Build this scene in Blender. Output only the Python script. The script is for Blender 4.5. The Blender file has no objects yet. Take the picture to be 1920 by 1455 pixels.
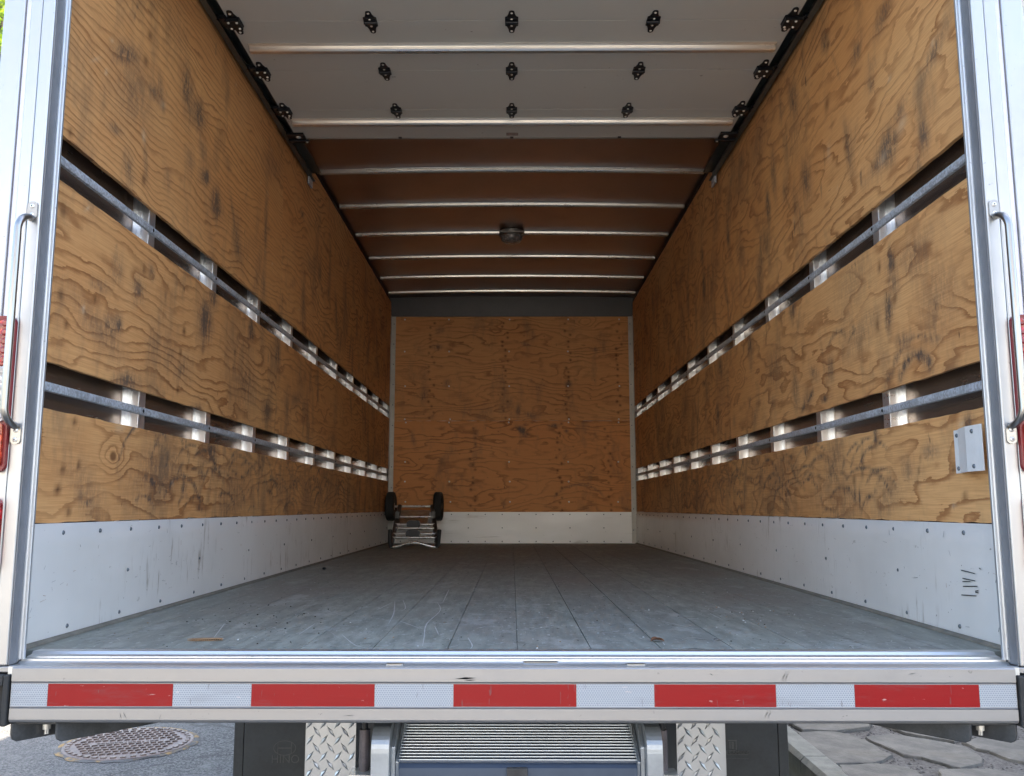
import bpy, bmesh, math, random
import numpy as np
from mathutils import Matrix, Vector

C = bpy.context.scene
COL = C.collection
R = math.radians
random.seed(7)
RNG = np.random.default_rng(11)

# ------------------------------------------------------------------ camera, sky, sun, exposure
PITCH = 7.73
FPX = 1650.0
GROUND = -0.92          # the load floor is z = 0
cam = bpy.data.cameras.new("camera")
cam.sensor_width = 36.0
cam.lens = FPX / 1920 * 36
cam.clip_start = 0.05
cam.clip_end = 2000
camo = bpy.data.objects.new("camera", cam)
COL.objects.link(camo)
camo.location = (0, 0, 0.325)
YAW = 0.0055
camo.rotation_euler = (R(90 + PITCH), 0, YAW)
cam.shift_x = -YAW * FPX / 1920 * -1.0
C.camera = camo

SUN_AZ = (0.48, 0.60)    # horizontal run towards the sun per metre of height
el = math.atan2(1.0, math.hypot(*SUN_AZ))
w = bpy.data.worlds.new("World")
C.world = w
w.use_nodes = True
wn = w.node_tree
bg = next(n for n in wn.nodes if n.type == 'BACKGROUND')
sky = wn.nodes.new("ShaderNodeTexSky")
sky.sky_type = 'NISHITA'
sky.sun_disc = False
sky.sun_elevation = el
sky.sun_rotation = math.atan2(SUN_AZ[0], SUN_AZ[1])
sky.dust_density = 2.0
sky.air_density = 1.0
wn.links.new(sky.outputs[0], bg.inputs[0])
bg.inputs[1].default_value = 0.12
sl = bpy.data.lights.new("sun", 'SUN')
sl.energy = 3.2
sl.angle = R(0.5)
sl.color = (1.0, 0.93, 0.82)
so = bpy.data.objects.new("sun", sl)
COL.objects.link(so)
so.rotation_euler = Vector((SUN_AZ[0], SUN_AZ[1], 1)).to_track_quat('Z', 'Y').to_euler()
C.view_settings.view_transform = 'Standard'
C.view_settings.look = 'None'
C.view_settings.gamma = 1
C.view_settings.exposure = 3.0
C.view_settings.use_white_balance = True
C.view_settings.white_balance_temperature = 7050
C.cycles.max_bounces = 10
C.cycles.diffuse_bounces = 6
C.cycles.glossy_bounces = 5
C.cycles.use_denoising = True
C.cycles.sample_clamp_indirect = 6


def ray(px, py):
    v = Vector(((px - 960) / FPX, 1.0, -(py - 727.5) / FPX))
    c, s = math.cos(R(PITCH)), math.sin(R(PITCH))
    return Vector((v.x, v.y * c - v.z * s, v.y * s + v.z * c))


def on_x(px, py, a):      # photograph pixel -> (y, z) on a side wall
    d = ray(px, py)
    t = a / d.x
    return d.y * t, 0.325 + d.z * t


def on_z(px, py, z):
    d = ray(px, py)
    t = (z - 0.325) / d.z
    return d.x * t, d.y * t


# ------------------------------------------------------------------ node helpers
def mat(name):
    m = bpy.data.materials.new(name)
    m.use_nodes = True
    nt = m.node_tree
    b = next(n for n in nt.nodes if n.type == 'BSDF_PRINCIPLED')
    return m, nt, b


def nd(nt, t, ins=None, **props):
    n = nt.nodes.new("ShaderNode" + t)
    for k, v in props.items():
        setattr(n, k, v)
    for k, v in (ins or {}).items():
        s = n.inputs[k]
        if isinstance(v, bpy.types.NodeSocket):
            nt.links.new(v, s)
        else:
            s.default_value = v
    return n


def mth(nt, op, a, b=0.0, c=0.0):
    return nd(nt, "Math", {0: a, 1: b, 2: c}, operation=op).outputs[0]


def vmul(nt, v, s):
    return nd(nt, "VectorMath", {0: v, 1: s}, operation='MULTIPLY').outputs[0]


def vadd(nt, v, s):
    return nd(nt, "VectorMath", {0: v, 1: s}, operation='ADD').outputs[0]


def mixc(nt, f, a, b, blend='MIX'):
    n = nt.nodes.new("ShaderNodeMix")
    n.data_type = 'RGBA'
    n.blend_type = blend
    for i, v in ((0, f), (6, a), (7, b)):
        if isinstance(v, bpy.types.NodeSocket):
            nt.links.new(v, n.inputs[i])
        else:
            n.inputs[i].default_value = (*v, 1) if i > 0 and len(v) == 3 else v
    return n.outputs[2]


def sstep(nt, v, a, b, lo=0.0, hi=1.0):
    n = nd(nt, "MapRange", {0: v, 1: a, 2: b, 3: lo, 4: hi}, interpolation_type='SMOOTHSTEP')
    return n.outputs[0]


def noise(nt, vec, scale, detail=2.0, rough=0.5, dist=0.0):
    n = nd(nt, "TexNoise", {"Vector": vec, "Scale": scale, "Detail": detail, "Roughness": rough, "Distortion": dist})
    return n.outputs[0]


def bump(nt, b, h, strength=0.3, dist=0.002):
    n = nd(nt, "Bump", {"Height": h, "Strength": strength, "Distance": dist})
    nt.links.new(n.outputs[0], b.inputs["Normal"])


def pos(nt):
    return nd(nt, "NewGeometry").outputs[0]


def obj_co(nt):
    return nd(nt, "TexCoord").outputs["Object"]


def link(nt, s, b, k):
    nt.links.new(s, b.inputs[k])


def simple(name, col, rough=0.5, metal=0.0, var=0.12, vscale=6.0, stretch=(1, 1, 1), bmp=0.0, spec=None):
    m, nt, b = mat(name)
    co = vmul(nt, pos(nt), stretch)
    n1 = noise(nt, co, vscale, 5, 0.6)
    n2 = noise(nt, co, vscale * 9, 3, 0.6)
    f = mth(nt, 'ADD', mth(nt, 'MULTIPLY', n1, 0.7), mth(nt, 'MULTIPLY', n2, 0.3))
    f = sstep(nt, f, 0.3, 0.7)
    dark = tuple(c * (1 - var) for c in col)
    lite = tuple(min(1, c * (1 + var * 0.6)) for c in col)
    link(nt, mixc(nt, f, dark, lite), b, "Base Color")
    link(nt, mth(nt, 'MULTIPLY_ADD', f, 0.16 * rough, rough * 0.92), b, "Roughness")
    b.inputs["Metallic"].default_value = metal
    if spec is not None:
        b.inputs["Specular IOR Level"].default_value = spec
    if bmp:
        bump(nt, b, n2, bmp, 0.002)
    return m


# ------------------------------------------------------------------ materials
def plywood_mat():
    m, nt, b = mat("fir_plywood")
    pc = nd(nt, "Attribute", attribute_name="pc").outputs["Vector"]
    par = nd(nt, "SeparateColor", {0: nd(nt, "Attribute", attribute_name="par").outputs["Color"]})
    wear = nd(nt, "SeparateColor", {0: nd(nt, "Attribute", attribute_name="wear").outputs["Color"]})
    k1 = mth(nt, 'MULTIPLY', par.outputs[0], 20.0)
    kv = mth(nt, 'MULTIPLY', par.outputs[1], 60.0)
    sep = nd(nt, "SeparateXYZ", {0: pc})
    # height field of the peeled veneer
    big = noise(nt, vmul(nt, pc, (1.7, 5.2, 1)), 1.0, 3.2, 0.45, 0.2)
    fine = noise(nt, vmul(nt, pc, (26, 34, 1)), 1.0, 2, 0.6)
    jag = noise(nt, vmul(nt, pc, (20, 190, 1)), 1.0, 3, 0.65)
    vor = nd(nt, "TexVoronoi", {"Vector": vmul(nt, pc, (1.75, 2.6, 1)), "Scale": 1.0, "Randomness": 1.0}, voronoi_dimensions='3D')
    vd = vor.outputs["Distance"]
    vr = nd(nt, "SeparateColor", {0: vor.outputs["Color"]})
    gate = mth(nt, 'GREATER_THAN', vr.outputs[0], 0.35)
    kn = mth(nt, 'MULTIPLY', sstep(nt, vd, 0.30, 0.0), gate)
    kn = mth(nt, 'MULTIPLY', kn, kn)
    h = mth(nt, 'ADD', mth(nt, 'MULTIPLY', big, k1), mth(nt, 'MULTIPLY', sep.outputs[1], kv))
    h = mth(nt, 'ADD', h, mth(nt, 'MULTIPLY', kn, 2.6))
    h = mth(nt, 'ADD', h, mth(nt, 'MULTIPLY', fine, 0.30))
    h = mth(nt, 'ADD', h, mth(nt, 'MULTIPLY', jag, 0.34))
    t = mth(nt, 'FRACT', h)
    up = sstep(nt, t, 0.45, 0.93)
    up = mth(nt, 'POWER', up, 1.6)
    dn = sstep(nt, t, 1.0, 0.945)
    line = mth(nt, 'MULTIPLY', up, dn)
    lmod = sstep(nt, noise(nt, vmul(nt, pc, (2.3, 5, 1)), 1.0, 3, 0.6), 0.30, 0.68, 0.25, 1.0)
    line = mth(nt, 'MULTIPLY', line, lmod)
    fibre = noise(nt, vmul(nt, pc, (7, 260, 1)), 1.0, 3, 0.65)
    patch = noise(nt, vmul(nt, pc, (1.1, 2.0, 1)), 1.0, 4, 0.6)
    base = mixc(nt, sstep(nt, patch, 0.3, 0.7), (0.665, 0.348, 0.145), (0.755, 0.448, 0.205))
    base = mixc(nt, sstep(nt, fibre, 0.3, 0.72, 0.0, 0.42), base, (0.40, 0.18, 0.06))
    # warm tint by sheet
    base = mixc(nt, par.outputs[2], base, (0.66, 0.26, 0.08), 'MIX')
    c = mixc(nt, mth(nt, 'MULTIPLY', line, 0.78), base, (0.25, 0.092, 0.03))
    core = mth(nt, 'MULTIPLY', sstep(nt, vd, 0.050, 0.022), gate)
    c = mixc(nt, mth(nt, 'MULTIPLY', core, 0.8), c, (0.13, 0.05, 0.02))
    # small knots and pitch flecks put in by the wear layer (green), rub marks (red), torn pale fibre (blue)
    c = mixc(nt, wear.outputs[1], c, (0.10, 0.035, 0.014))
    streak = noise(nt, vmul(nt, pc, (60, 16, 1)), 1.0, 4, 0.75)
    spk = noise(nt, vmul(nt, pc, (80, 60, 1)), 1.0, 4, 0.7)
    spk = mth(nt, 'ADD', mth(nt, 'MULTIPLY', spk, 0.5), mth(nt, 'MULTIPLY', noise(nt, vmul(nt, pc, (210, 120, 1)), 1.0, 3, 0.7), 0.5))
    rub = mth(nt, 'MULTIPLY', wear.outputs[0], sstep(nt, mth(nt, 'MULTIPLY_ADD', spk, 0.5, mth(nt, 'MULTIPLY', streak, 0.6)), 0.44, 0.62, 0.26, 1.0))
    c = mixc(nt, mth(nt, 'MINIMUM', mth(nt, 'MULTIPLY', rub, 1.3), 0.85), c, (0.07, 0.062, 0.06))
    # general handling grime
    gr = noise(nt, vmul(nt, pc, (5, 2.2, 1)), 1.0, 5, 0.68)
    c = mixc(nt, sstep(nt, gr, 0.50, 0.78, 0, 0.62), c, (0.15, 0.105, 0.07))
    nick = noise(nt, vmul(nt, pc, (30, 11, 1)), 1.0, 2, 0.5)
    c = mixc(nt, sstep(nt, nick, 0.735, 0.80, 0, 0.75), c, (0.045, 0.03, 0.022))
    c = mixc(nt, mth(nt, 'MULTIPLY', wear.outputs[2], 0.7), c, (0.66, 0.52, 0.36))
    link(nt, c, b, "Base Color")
    link(nt, mth(nt, 'MULTIPLY_ADD', fibre, 0.15, 0.52), b, "Roughness")
    b.inputs["Specular IOR Level"].default_value = 0.32
    hh = mth(nt, 'ADD', mth(nt, 'MULTIPLY', fibre, 0.6), mth(nt, 'MULTIPLY', line, 0.6))
    bump(nt, b, hh, 0.25, 0.0015)
    return m


def floor_mat():
    m, nt, b = mat("worn_grey_floor_paint")
    p = pos(nt)
    g = noise(nt, vmul(nt, p, (30, 5, 1)), 1.0, 6, 0.7)
    sp = noise(nt, vmul(nt, p, (70, 28, 1)), 1.0, 3, 0.6)
    big = noise(nt, vmul(nt, p, (1.3, 0.7, 1)), 1.0, 5, 0.6)
    sep = nd(nt, "SeparateXYZ", {0: p})
    board = mth(nt, 'FLOOR', mth(nt, 'DIVIDE', mth(nt, 'ADD', sep.outputs[0], 0.155), 0.168))
    br = nd(nt, "TexWhiteNoise", {"W": board}, noise_dimensions='1D').outputs[0]
    c = mixc(nt, sstep(nt, g, 0.3, 0.7), (0.185, 0.203, 0.180), (0.335, 0.356, 0.315))
    c = mixc(nt, sstep(nt, br, 0, 1, 0, 0.30), c, (0.19, 0.20, 0.195))
    c = mixc(nt, sstep(nt, big, 0.46, 0.68, 0, 0.5), c, (0.25, 0.215, 0.19))
    c = mixc(nt, sstep(nt, sp, 0.62, 0.70, 0, 0.6), c, (0.52, 0.54, 0.53))
    c = mixc(nt, sstep(nt, sp, 0.38, 0.28, 0, 0.8), c, (0.05, 0.045, 0.042))
    c = mixc(nt, sstep(nt, noise(nt, vmul(nt, p, (5.5, 2.6, 1)), 1.0, 6, 0.75), 0.53, 0.66, 0, 0.5), c, (0.42, 0.44, 0.425))
    # scuffing wandering along the boards
    w1 = noise(nt, vmul(nt, p, (3.0, 1.1, 1)), 1.0, 3, 0.5, 1.2)
    thin = sstep(nt, mth(nt, 'ABSOLUTE', mth(nt, 'SUBTRACT', w1, 0.5)), 0.004, 0.0015)
    wm = sstep(nt, noise(nt, p, 2.4, 3, 0.6), 0.5, 0.62, 0, 0.35)
    c = mixc(nt, mth(nt, 'MULTIPLY', thin, wm), c, (0.42, 0.45, 0.47))
    link(nt, c, b, "Base Color")
    link(nt, sstep(nt, g, 0.3, 0.7, 0.55, 0.72), b, "Roughness")
    b.inputs["Specular IOR Level"].default_value = 0.35
    bump(nt, b, mth(nt, 'ADD', g, mth(nt, 'MULTIPLY', sp, 0.5)), 0.35, 0.0015)
    return m


def kick_mat():
    m, nt, b = mat("scuffed_white_metal")
    p = pos(nt)
    sc = noise(nt, vmul(nt, p, (1, 9, 26)), 1.0, 4, 0.7)
    vs = noise(nt, vmul(nt, p, (1, 34, 5)), 1.0, 4, 0.7)
    big = noise(nt, vmul(nt, p, (1.0, 1.2, 2.2)), 1.0, 4, 0.6)
    c = mixc(nt, sstep(nt, big, 0.35, 0.7), (0.86, 0.875, 0.875), (0.77, 0.785, 0.78))
    msk = mth(nt, 'MULTIPLY', sstep(nt, vs, 0.53, 0.68), sstep(nt, noise(nt, vmul(nt, p, (1, 2.2, 3.0)), 1.0, 3, 0.6), 0.50, 0.64))
    c = mixc(nt, mth(nt, 'MULTIPLY', msk, 0.72), c, (0.31, 0.28, 0.235))
    c = mixc(nt, sstep(nt, sc, 0.66, 0.72, 0, 0.45), c, (0.30, 0.30, 0.29))
    sp = noise(nt, p, 60, 2, 0.5)
    c = mixc(nt, sstep(nt, sp, 0.73, 0.77, 0, 0.6), c, (0.12, 0.11, 0.10))
    link(nt, c, b, "Base Color")
    link(nt, sstep(nt, vs, 0.3, 0.7, 0.34, 0.5), b, "Roughness")
    b.inputs["Metallic"].default_value = 0.15
    bump(nt, b, noise(nt, vmul(nt, p, (1, 3.4, 0.8)), 1.0, 3, 0.55), 0.35, 0.02)
    return m


def door_mat():
    m, nt, b = mat("door_white_paint")
    p = pos(nt)
    big = noise(nt, vmul(nt, p, (0.8, 1.2, 1)), 1.0, 4, 0.6)
    sp = noise(nt, p, 42, 3, 0.55)
    c = mixc(nt, big, (0.53, 0.55, 0.53), (0.60, 0.62, 0.60))
    msk = mth(nt, 'MULTIPLY', sstep(nt, sp, 0.70, 0.74), sstep(nt, noise(nt, p, 3.0, 3, 0.6), 0.48, 0.62))
    c = mixc(nt, mth(nt, 'MULTIPLY', msk, 0.8), c, (0.09, 0.09, 0.08))
    link(nt, c, b, "Base Color")
    b.inputs["Roughness"].default_value = 0.45
    return m


def alu_mat(name, col, rough, stretch, dirt=0.25, metal=0.9):
    m, nt, b = mat(name)
    p = pos(nt)
    br = noise(nt, vmul(nt, p, stretch), 1.0, 4, 0.6)
    sm = noise(nt, p, 3.2, 5, 0.65)
    sp = noise(nt, p, 75, 3, 0.6)
    c = mixc(nt, br, tuple(x * 0.93 for x in col), col)
    c = mixc(nt, sstep(nt, sm, 0.50, 0.78, 0, dirt), c, tuple(x * 0.55 for x in col))
    c = mixc(nt, sstep(nt, sp, 0.70, 0.74, 0, 0.5), c, (0.16, 0.16, 0.16))
    link(nt, c, b, "Base Color")
    b.inputs["Metallic"].default_value = metal
    link(nt, sstep(nt, mth(nt, 'ADD', mth(nt, 'MULTIPLY', br, 0.5), mth(nt, 'MULTIPLY', sm, 0.5)), 0.3, 0.7, rough * 0.85, rough * 1.2), b, "Roughness")
    bump(nt, b, br, 0.06, 0.001)
    return m


def galv_mat(name, col=(0.66, 0.73, 0.82), rough=0.42, metal=0.75):
    m, nt, b = mat(name)
    p = pos(nt)
    v = nd(nt, "TexVoronoi", {"Vector": p, "Scale": 160.0})
    s = nd(nt, "SeparateColor", {0: v.outputs["Color"]})
    n = noise(nt, vmul(nt, p, (8, 8, 8)), 1.0, 5, 0.7)
    f = mth(nt, 'ADD', mth(nt, 'MULTIPLY', s.outputs[0], 0.35), mth(nt, 'MULTIPLY', n, 0.65))
    link(nt, mixc(nt, sstep(nt, f, 0.25, 0.75), tuple(x * 0.62 for x in col), tuple(min(1, x * 1.15) for x in col)), b, "Base Color")
    b.inputs["Metallic"].default_value = metal
    link(nt, sstep(nt, f, 0.2, 0.8, rough * 0.8, rough * 1.3), b, "Roughness")
    return m


def tape_mat(name, col, hexa, col2):
    m, nt, b = mat(name)
    p = pos(nt)
    sep = nd(nt, "SeparateXYZ", {0: p})
    # honeycomb cells of the retroreflective film
    row = mth(nt, 'DIVIDE', sep.outputs[2], 0.0042)
    odd = mth(nt, 'MULTIPLY', mth(nt, 'MODULO', mth(nt, 'FLOOR', mth(nt, 'ADD', row, 1000)), 2.0), 0.5)
    colx = mth(nt, 'ADD', mth(nt, 'DIVIDE', mth(nt, 'ADD', sep.outputs[0], 5.0), 0.0052), odd)
    fx = mth(nt, 'SUBTRACT', mth(nt, 'FRACT', colx), 0.5)
    fz = mth(nt, 'SUBTRACT', mth(nt, 'FRACT', mth(nt, 'ADD', row, 1000)), 0.5)
    rr = mth(nt, 'SQRT', mth(nt, 'ADD', mth(nt, 'MULTIPLY', fx, fx), mth(nt, 'MULTIPLY', fz, fz)))
    dot = sstep(nt, rr, 0.42, 0.30)
    n = noise(nt, vmul(nt, p, (8, 8, 60)), 1.0, 4, 0.6)
    c = mixc(nt, mth(nt, 'MULTIPLY', dot, hexa), col, col2)
    c = mixc(nt, sstep(nt, n, 0.45, 0.75, 0, 0.25), c, tuple(x * 0.75 for x in col))
    sp = noise(nt, vmul(nt, p, (30, 30, 120)), 1.0, 3, 0.6)
    c = mixc(nt, sstep(nt, sp, 0.68, 0.73, 0, 0.55), c, (0.6, 0.5, 0.48))
    dn = noise(nt, vmul(nt, p, (5, 5, 26)), 1.0, 6, 0.7)
    c = mixc(nt, sstep(nt, dn, 0.50, 0.68, 0, 0.45), c, tuple(x * 0.5 + 0.05 for x in col))
    c = mixc(nt, sstep(nt, noise(nt, vmul(nt, p, (160, 10, 26)), 1.0, 2, 0.5), 0.70, 0.74, 0, 0.45), c, (0.12, 0.10, 0.10))
    link(nt, c, b, "Base Color")
    b.inputs["Roughness"].default_value = 0.30
    b.inputs["Specular IOR Level"].default_value = 0.3
    b.inputs["Coat Weight"].default_value = 0.08
    b.inputs["Coat Roughness"].default_value = 0.15
    bump(nt, b, n, 0.12, 0.001)
    return m


def asphalt_mat():
    m, nt, b = mat("asphalt")
    p = pos(nt)
    v = nd(nt, "TexVoronoi", {"Vector": p, "Scale": 135.0})
    s = nd(nt, "SeparateColor", {0: v.outputs["Color"]})
    big = noise(nt, p, 0.9, 5, 0.6)
    mid = noise(nt, p, 9, 4, 0.6)
    c = mixc(nt, sstep(nt, s.outputs[0], 0.1, 0.95), (0.038, 0.037, 0.036), (0.165, 0.158, 0.15))
    c = mixc(nt, sstep(nt, big, 0.35, 0.7, 0, 0.5), c, (0.12, 0.12, 0.122))
    c = mixc(nt, sstep(nt, mid, 0.55, 0.75, 0, 0.5), c, (0.20, 0.195, 0.185))
    # cracks
    vc = nd(nt, "TexVoronoi", {"Vector": vadd(nt, nd(nt, "VectorMath", {0: vmul(nt, p, (0.55, 0.55, 0)), 1: vmul(nt, nd(nt, "TexNoise", {"Vector": p, "Scale": 1.6, "Detail": 5.0, "Roughness": 0.6}).outputs["Color"], (0.45, 0.45, 0))}, operation='ADD').outputs[0], (0.37, 0.12, 0)), "Scale": 1.0}, feature='DISTANCE_TO_EDGE')
    wob = mth(nt, 'MULTIPLY', noise(nt, p, 16, 3, 0.6), 0.012)
    cr = sstep(nt, mth(nt, 'SUBTRACT', vc.outputs["Distance"], wob), 0.004, -0.001)
    c = mixc(nt, mth(nt, 'MULTIPLY', cr, 0.6), c, (0.035, 0.033, 0.03))
    link(nt, c, b, "Base Color")
    b.inputs["Roughness"].default_value = 0.88
    bump(nt, b, mth(nt, 'SUBTRACT', mth(nt, 'MULTIPLY', v.outputs["Distance"], 1.0), cr), 0.6, 0.006)
    return m


def stone_mat(name, a, c2, sc=7.0, spk=0.75):
    m, nt, b = mat(name)
    p = obj_co(nt)
    n = noise(nt, p, sc, 6, 0.65)
    n2 = noise(nt, p, sc * 14, 3, 0.6)
    lay = noise(nt, vmul(nt, p, (2.2, 5, 30)), 1.0, 4, 0.6)
    c = mixc(nt, sstep(nt, n, 0.3, 0.7), a, c2)
    c = mixc(nt, sstep(nt, lay, 0.52, 0.7, 0, 0.45), c, (a[0] * 1.05, a[1] * 0.86, a[2] * 0.68))
    c = mixc(nt, sstep(nt, n2, 0.66, 0.74, 0, spk), c, (0.07, 0.07, 0.072))
    link(nt, c, b, "Base Color")
    b.inputs["Roughness"].default_value = 0.8
    bump(nt, b, mth(nt, 'ADD', n, mth(nt, 'MULTIPLY', n2, 0.35)), 0.5, 0.012)
    return m


def leaf_mat():
    m, nt, b = mat("leaf_green")
    oi = nd(nt, "NewGeometry")
    r = oi.outputs["Random Per Island"]
    c = mixc(nt, r, (0.055, 0.12, 0.015), (0.16, 0.22, 0.03))
    link(nt, c, b, "Base Color")
    b.inputs["Roughness"].default_value = 0.45
    tr = nd(nt, "BsdfTranslucent", {0: mixc(nt, r, (0.16, 0.28, 0.02), (0.30, 0.38, 0.04))})
    mx = nd(nt, "MixShader", {0: 0.45, 1: b.outputs[0], 2: tr.outputs[0]})
    out = next(n for n in nt.nodes if n.type == 'OUTPUT_MATERIAL')
    nt.links.new(mx.outputs[0], out.inputs[0])
    return m


def lens_mat(name, col, rough=0.12):
    m, nt, b = mat(name)
    p = pos(nt)
    v = nd(nt, "TexVoronoi", {"Vector": vmul(nt, p, (1, 1, 1)), "Scale": 70.0})
    c = mixc(nt, sstep(nt, v.outputs["Distance"], 0.1, 0.6), tuple(min(1, x * 1.3) for x in col), tuple(x * 0.55 for x in col))
    link(nt, c, b, "Base Color")
    b.inputs["Roughness"].default_value = rough
    b.inputs["Coat Weight"].default_value = 0.6
    b.inputs["Coat Roughness"].default_value = 0.05
    bump(nt, b, v.outputs["Distance"], 0.5, 0.004)
    return m


PLY = plywood_mat()
FLOOR = floor_mat()
KICK = kick_mat()
DOORP = door_mat()
ALU_POST = alu_mat("brushed_post_aluminium", (0.50, 0.50, 0.50), 0.42, (90, 90, 2), 0.15, 0.85)
ALU_SILL = alu_mat("brushed_sill_aluminium", (0.68, 0.71, 0.73), 0.38, (2, 120, 120), 0.35)
ALU_BUMP = alu_mat("satin_bumper_aluminium", (0.36, 0.36, 0.365), 0.42, (2.5, 90, 90), 0.3, 0.8)
ALU_TRIM = alu_mat("dull_trim_aluminium", (0.62, 0.66, 0.70), 0.42, (60, 60, 3), 0.3, 0.8)
ALU_WEB = alu_mat("mill_aluminium", (0.85, 0.88, 0.91), 0.31, (30, 30, 60), 0.3, 0.88)
ALU_SKIN = alu_mat("side_skin_aluminium", (0.27, 0.215, 0.18), 0.24, (1, 3, 40), 0.2, 0.7)
ALU_ROOF = alu_mat("roof_sheet_aluminium", (0.46, 0.375, 0.355), 0.33, (1, 5, 1), 0.2, 0.95)
ALU_RIB = alu_mat("ribbed_aluminium", (0.38, 0.43, 0.49), 0.30, (2, 2, 2), 0.2)
TREAD = alu_mat("tread_plate_aluminium", (0.47, 0.50, 0.53), 0.34, (12, 12, 12), 0.35)
REVEAL = simple("grey_reveal_metal", (0.20, 0.215, 0.24), 0.5, 0.35, 0.25, 12, (1, 1, 0.4))
CHANW = simple("lilac_groove_alu", (0.62, 0.62, 0.70), 0.45, 0.4, 0.1, 12)  # lilac tone of the recessed strip on the corner posts
GALV = galv_mat("galvanised_steel", (0.56, 0.62, 0.70), 0.45, 0.35)
GALV_BOW = alu_mat("rolled_bow_steel", (0.72, 0.72, 0.68), 0.27, (1.2, 60, 60), 0.25, 0.95)
GALV_BLUE = alu_mat("worn_blue_steel", (0.085, 0.115, 0.17), 0.40, (3, 20, 20), 0.5, 0.7)
HEADM = simple("dark_header_sheet", (0.058, 0.058, 0.060), 0.45, 0.4, 0.15)
TRIMW = simple("off_white_corner_trim", (0.46, 0.45, 0.42), 0.45, 0.25, 0.15, 9)
BLACKM = simple("black_hinge_steel", (0.014, 0.016, 0.021), 0.38, 0.3, 0.3, 30)
BLACKS = simple("black_painted_steel", (0.05, 0.054, 0.06), 0.45, 0.2, 0.4, 20, bmp=0.2)
RUBBER = simple("black_rubber", (0.026, 0.027, 0.028), 0.72, 0.0, 0.35, 14, bmp=0.25)
FLAPR = simple("mud_flap_rubber", (0.027, 0.029, 0.029), 0.66, 0.0, 0.4, 9, bmp=0.25)
RIBBASE = simple("shaded_rib_valley", (0.022, 0.024, 0.028), 0.55, 0.5, 0.3, 30)  # groove shade painted dark into the platform base between the ribs
FLAPT = simple("raised_flap_lettering", (0.062, 0.062, 0.057), 0.7, 0.0, 0.3, 30)
SCREW = simple("zinc_screw", (0.75, 0.75, 0.72), 0.35, 0.5, 0.2, 50)
RIVET = simple("grey_rivet", (0.16, 0.19, 0.22), 0.35, 0.7, 0.2, 50)
RED = tape_mat("red_reflective_tape", (0.27, 0.005, 0.007), 0.15, (0.20, 0.004, 0.006))
WHT = tape_mat("white_reflective_tape", (0.385, 0.41, 0.44), 0.9, (0.22, 0.25, 0.285))
REDL = lens_mat("red_lens", (0.40, 0.008, 0.012))
ORANGEL = lens_mat("orange_red_lens", (0.55, 0.05, 0.012))
CLEARL = lens_mat("clear_lens", (0.60, 0.58, 0.58))
DOMEM = lens_mat("smoked_dome_lens", (0.26, 0.25, 0.25), 0.15)
CHROME = simple("chromed_tube", (0.66, 0.66, 0.64), 0.28, 0.9, 0.12, 20)
STEEL = simple("stainless_bar", (0.34, 0.34, 0.335), 0.30, 1.0, 0.02, 25)
WHITEB = simple("white_bracket_paint", (0.72, 0.745, 0.76), 0.42, 0.0, 0.08, 9)
OUTER = simple("white_body_paint", (0.74, 0.75, 0.76), 0.35, 0.0, 0.05, 2)
MARK = simple("pencil_mark", (0.16, 0.17, 0.18), 0.8, 0, 0.4, 80)
SCR = simple("pale_scratch", (0.54, 0.56, 0.55), 0.6, 0, 0.3, 40)
CARD = simple("corrugated_cardboard", (0.36, 0.22, 0.12), 0.85, 0, 0.3, 40)
CARDC = simple("cardboard_core", (0.05, 0.035, 0.025), 0.9, 0, 0.3, 60)
DEADLEAF = simple("dry_leaf_brown", (0.14, 0.065, 0.035), 0.8, 0, 0.4, 60)
IRON = simple("rusty_cast_iron", (0.195, 0.15, 0.133), 0.62, 0.2, 0.35, 16, bmp=0.3)
IRONB = simple("dark_iron_side", (0.10, 0.085, 0.08), 0.65, 0.2, 0.35, 20)
RUST, _nt, _b = mat("rusty_rim_grit")
_n = noise(_nt, pos(_nt), 9.0, 4, 0.65)
link(_nt, mixc(_nt, sstep(_nt, _n, 0.46, 0.60), (0.10, 0.098, 0.095), (0.30, 0.19, 0.075)), _b, "Base Color")
_b.inputs["Roughness"].default_value = 0.9
bump(_nt, _b, noise(_nt, pos(_nt), 120, 3, 0.6), 0.6, 0.004)
ASPH = asphalt_mat()
FLAG = stone_mat("flagstone_grey", (0.060, 0.062, 0.059), (0.135, 0.132, 0.122), 6.0, 0.85)
KERBM = stone_mat("granite_kerb", (0.11, 0.12, 0.11), (0.18, 0.19, 0.172), 10.0, 0.7)
GRAV = simple("gravel_chips", (0.085, 0.083, 0.082), 0.85, 0, 0.8, 60, bmp=0.5)
BARK = simple("tree_bark", (0.10, 0.075, 0.055), 0.9, 0, 0.5, 14, (3, 3, 0.6), 0.5)
LEAF = leaf_mat()
PLASTER = simple("house_plaster", (0.52, 0.47, 0.40), 0.85, 0, 0.12, 3)
ROOFT = simple("house_roof_tile", (0.13, 0.10, 0.09), 0.8, 0, 0.3, 8)
GLASS = simple("house_window_glass", (0.05, 0.06, 0.07), 0.08, 0, 0.1, 3)
CYLM = simple("hydraulic_cylinder_paint", (0.11, 0.10, 0.115), 0.45, 0.3, 0.4, 25)
STICK = simple("worn_label", (0.30, 0.24, 0.23), 0.6, 0, 0.3, 60)


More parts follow.
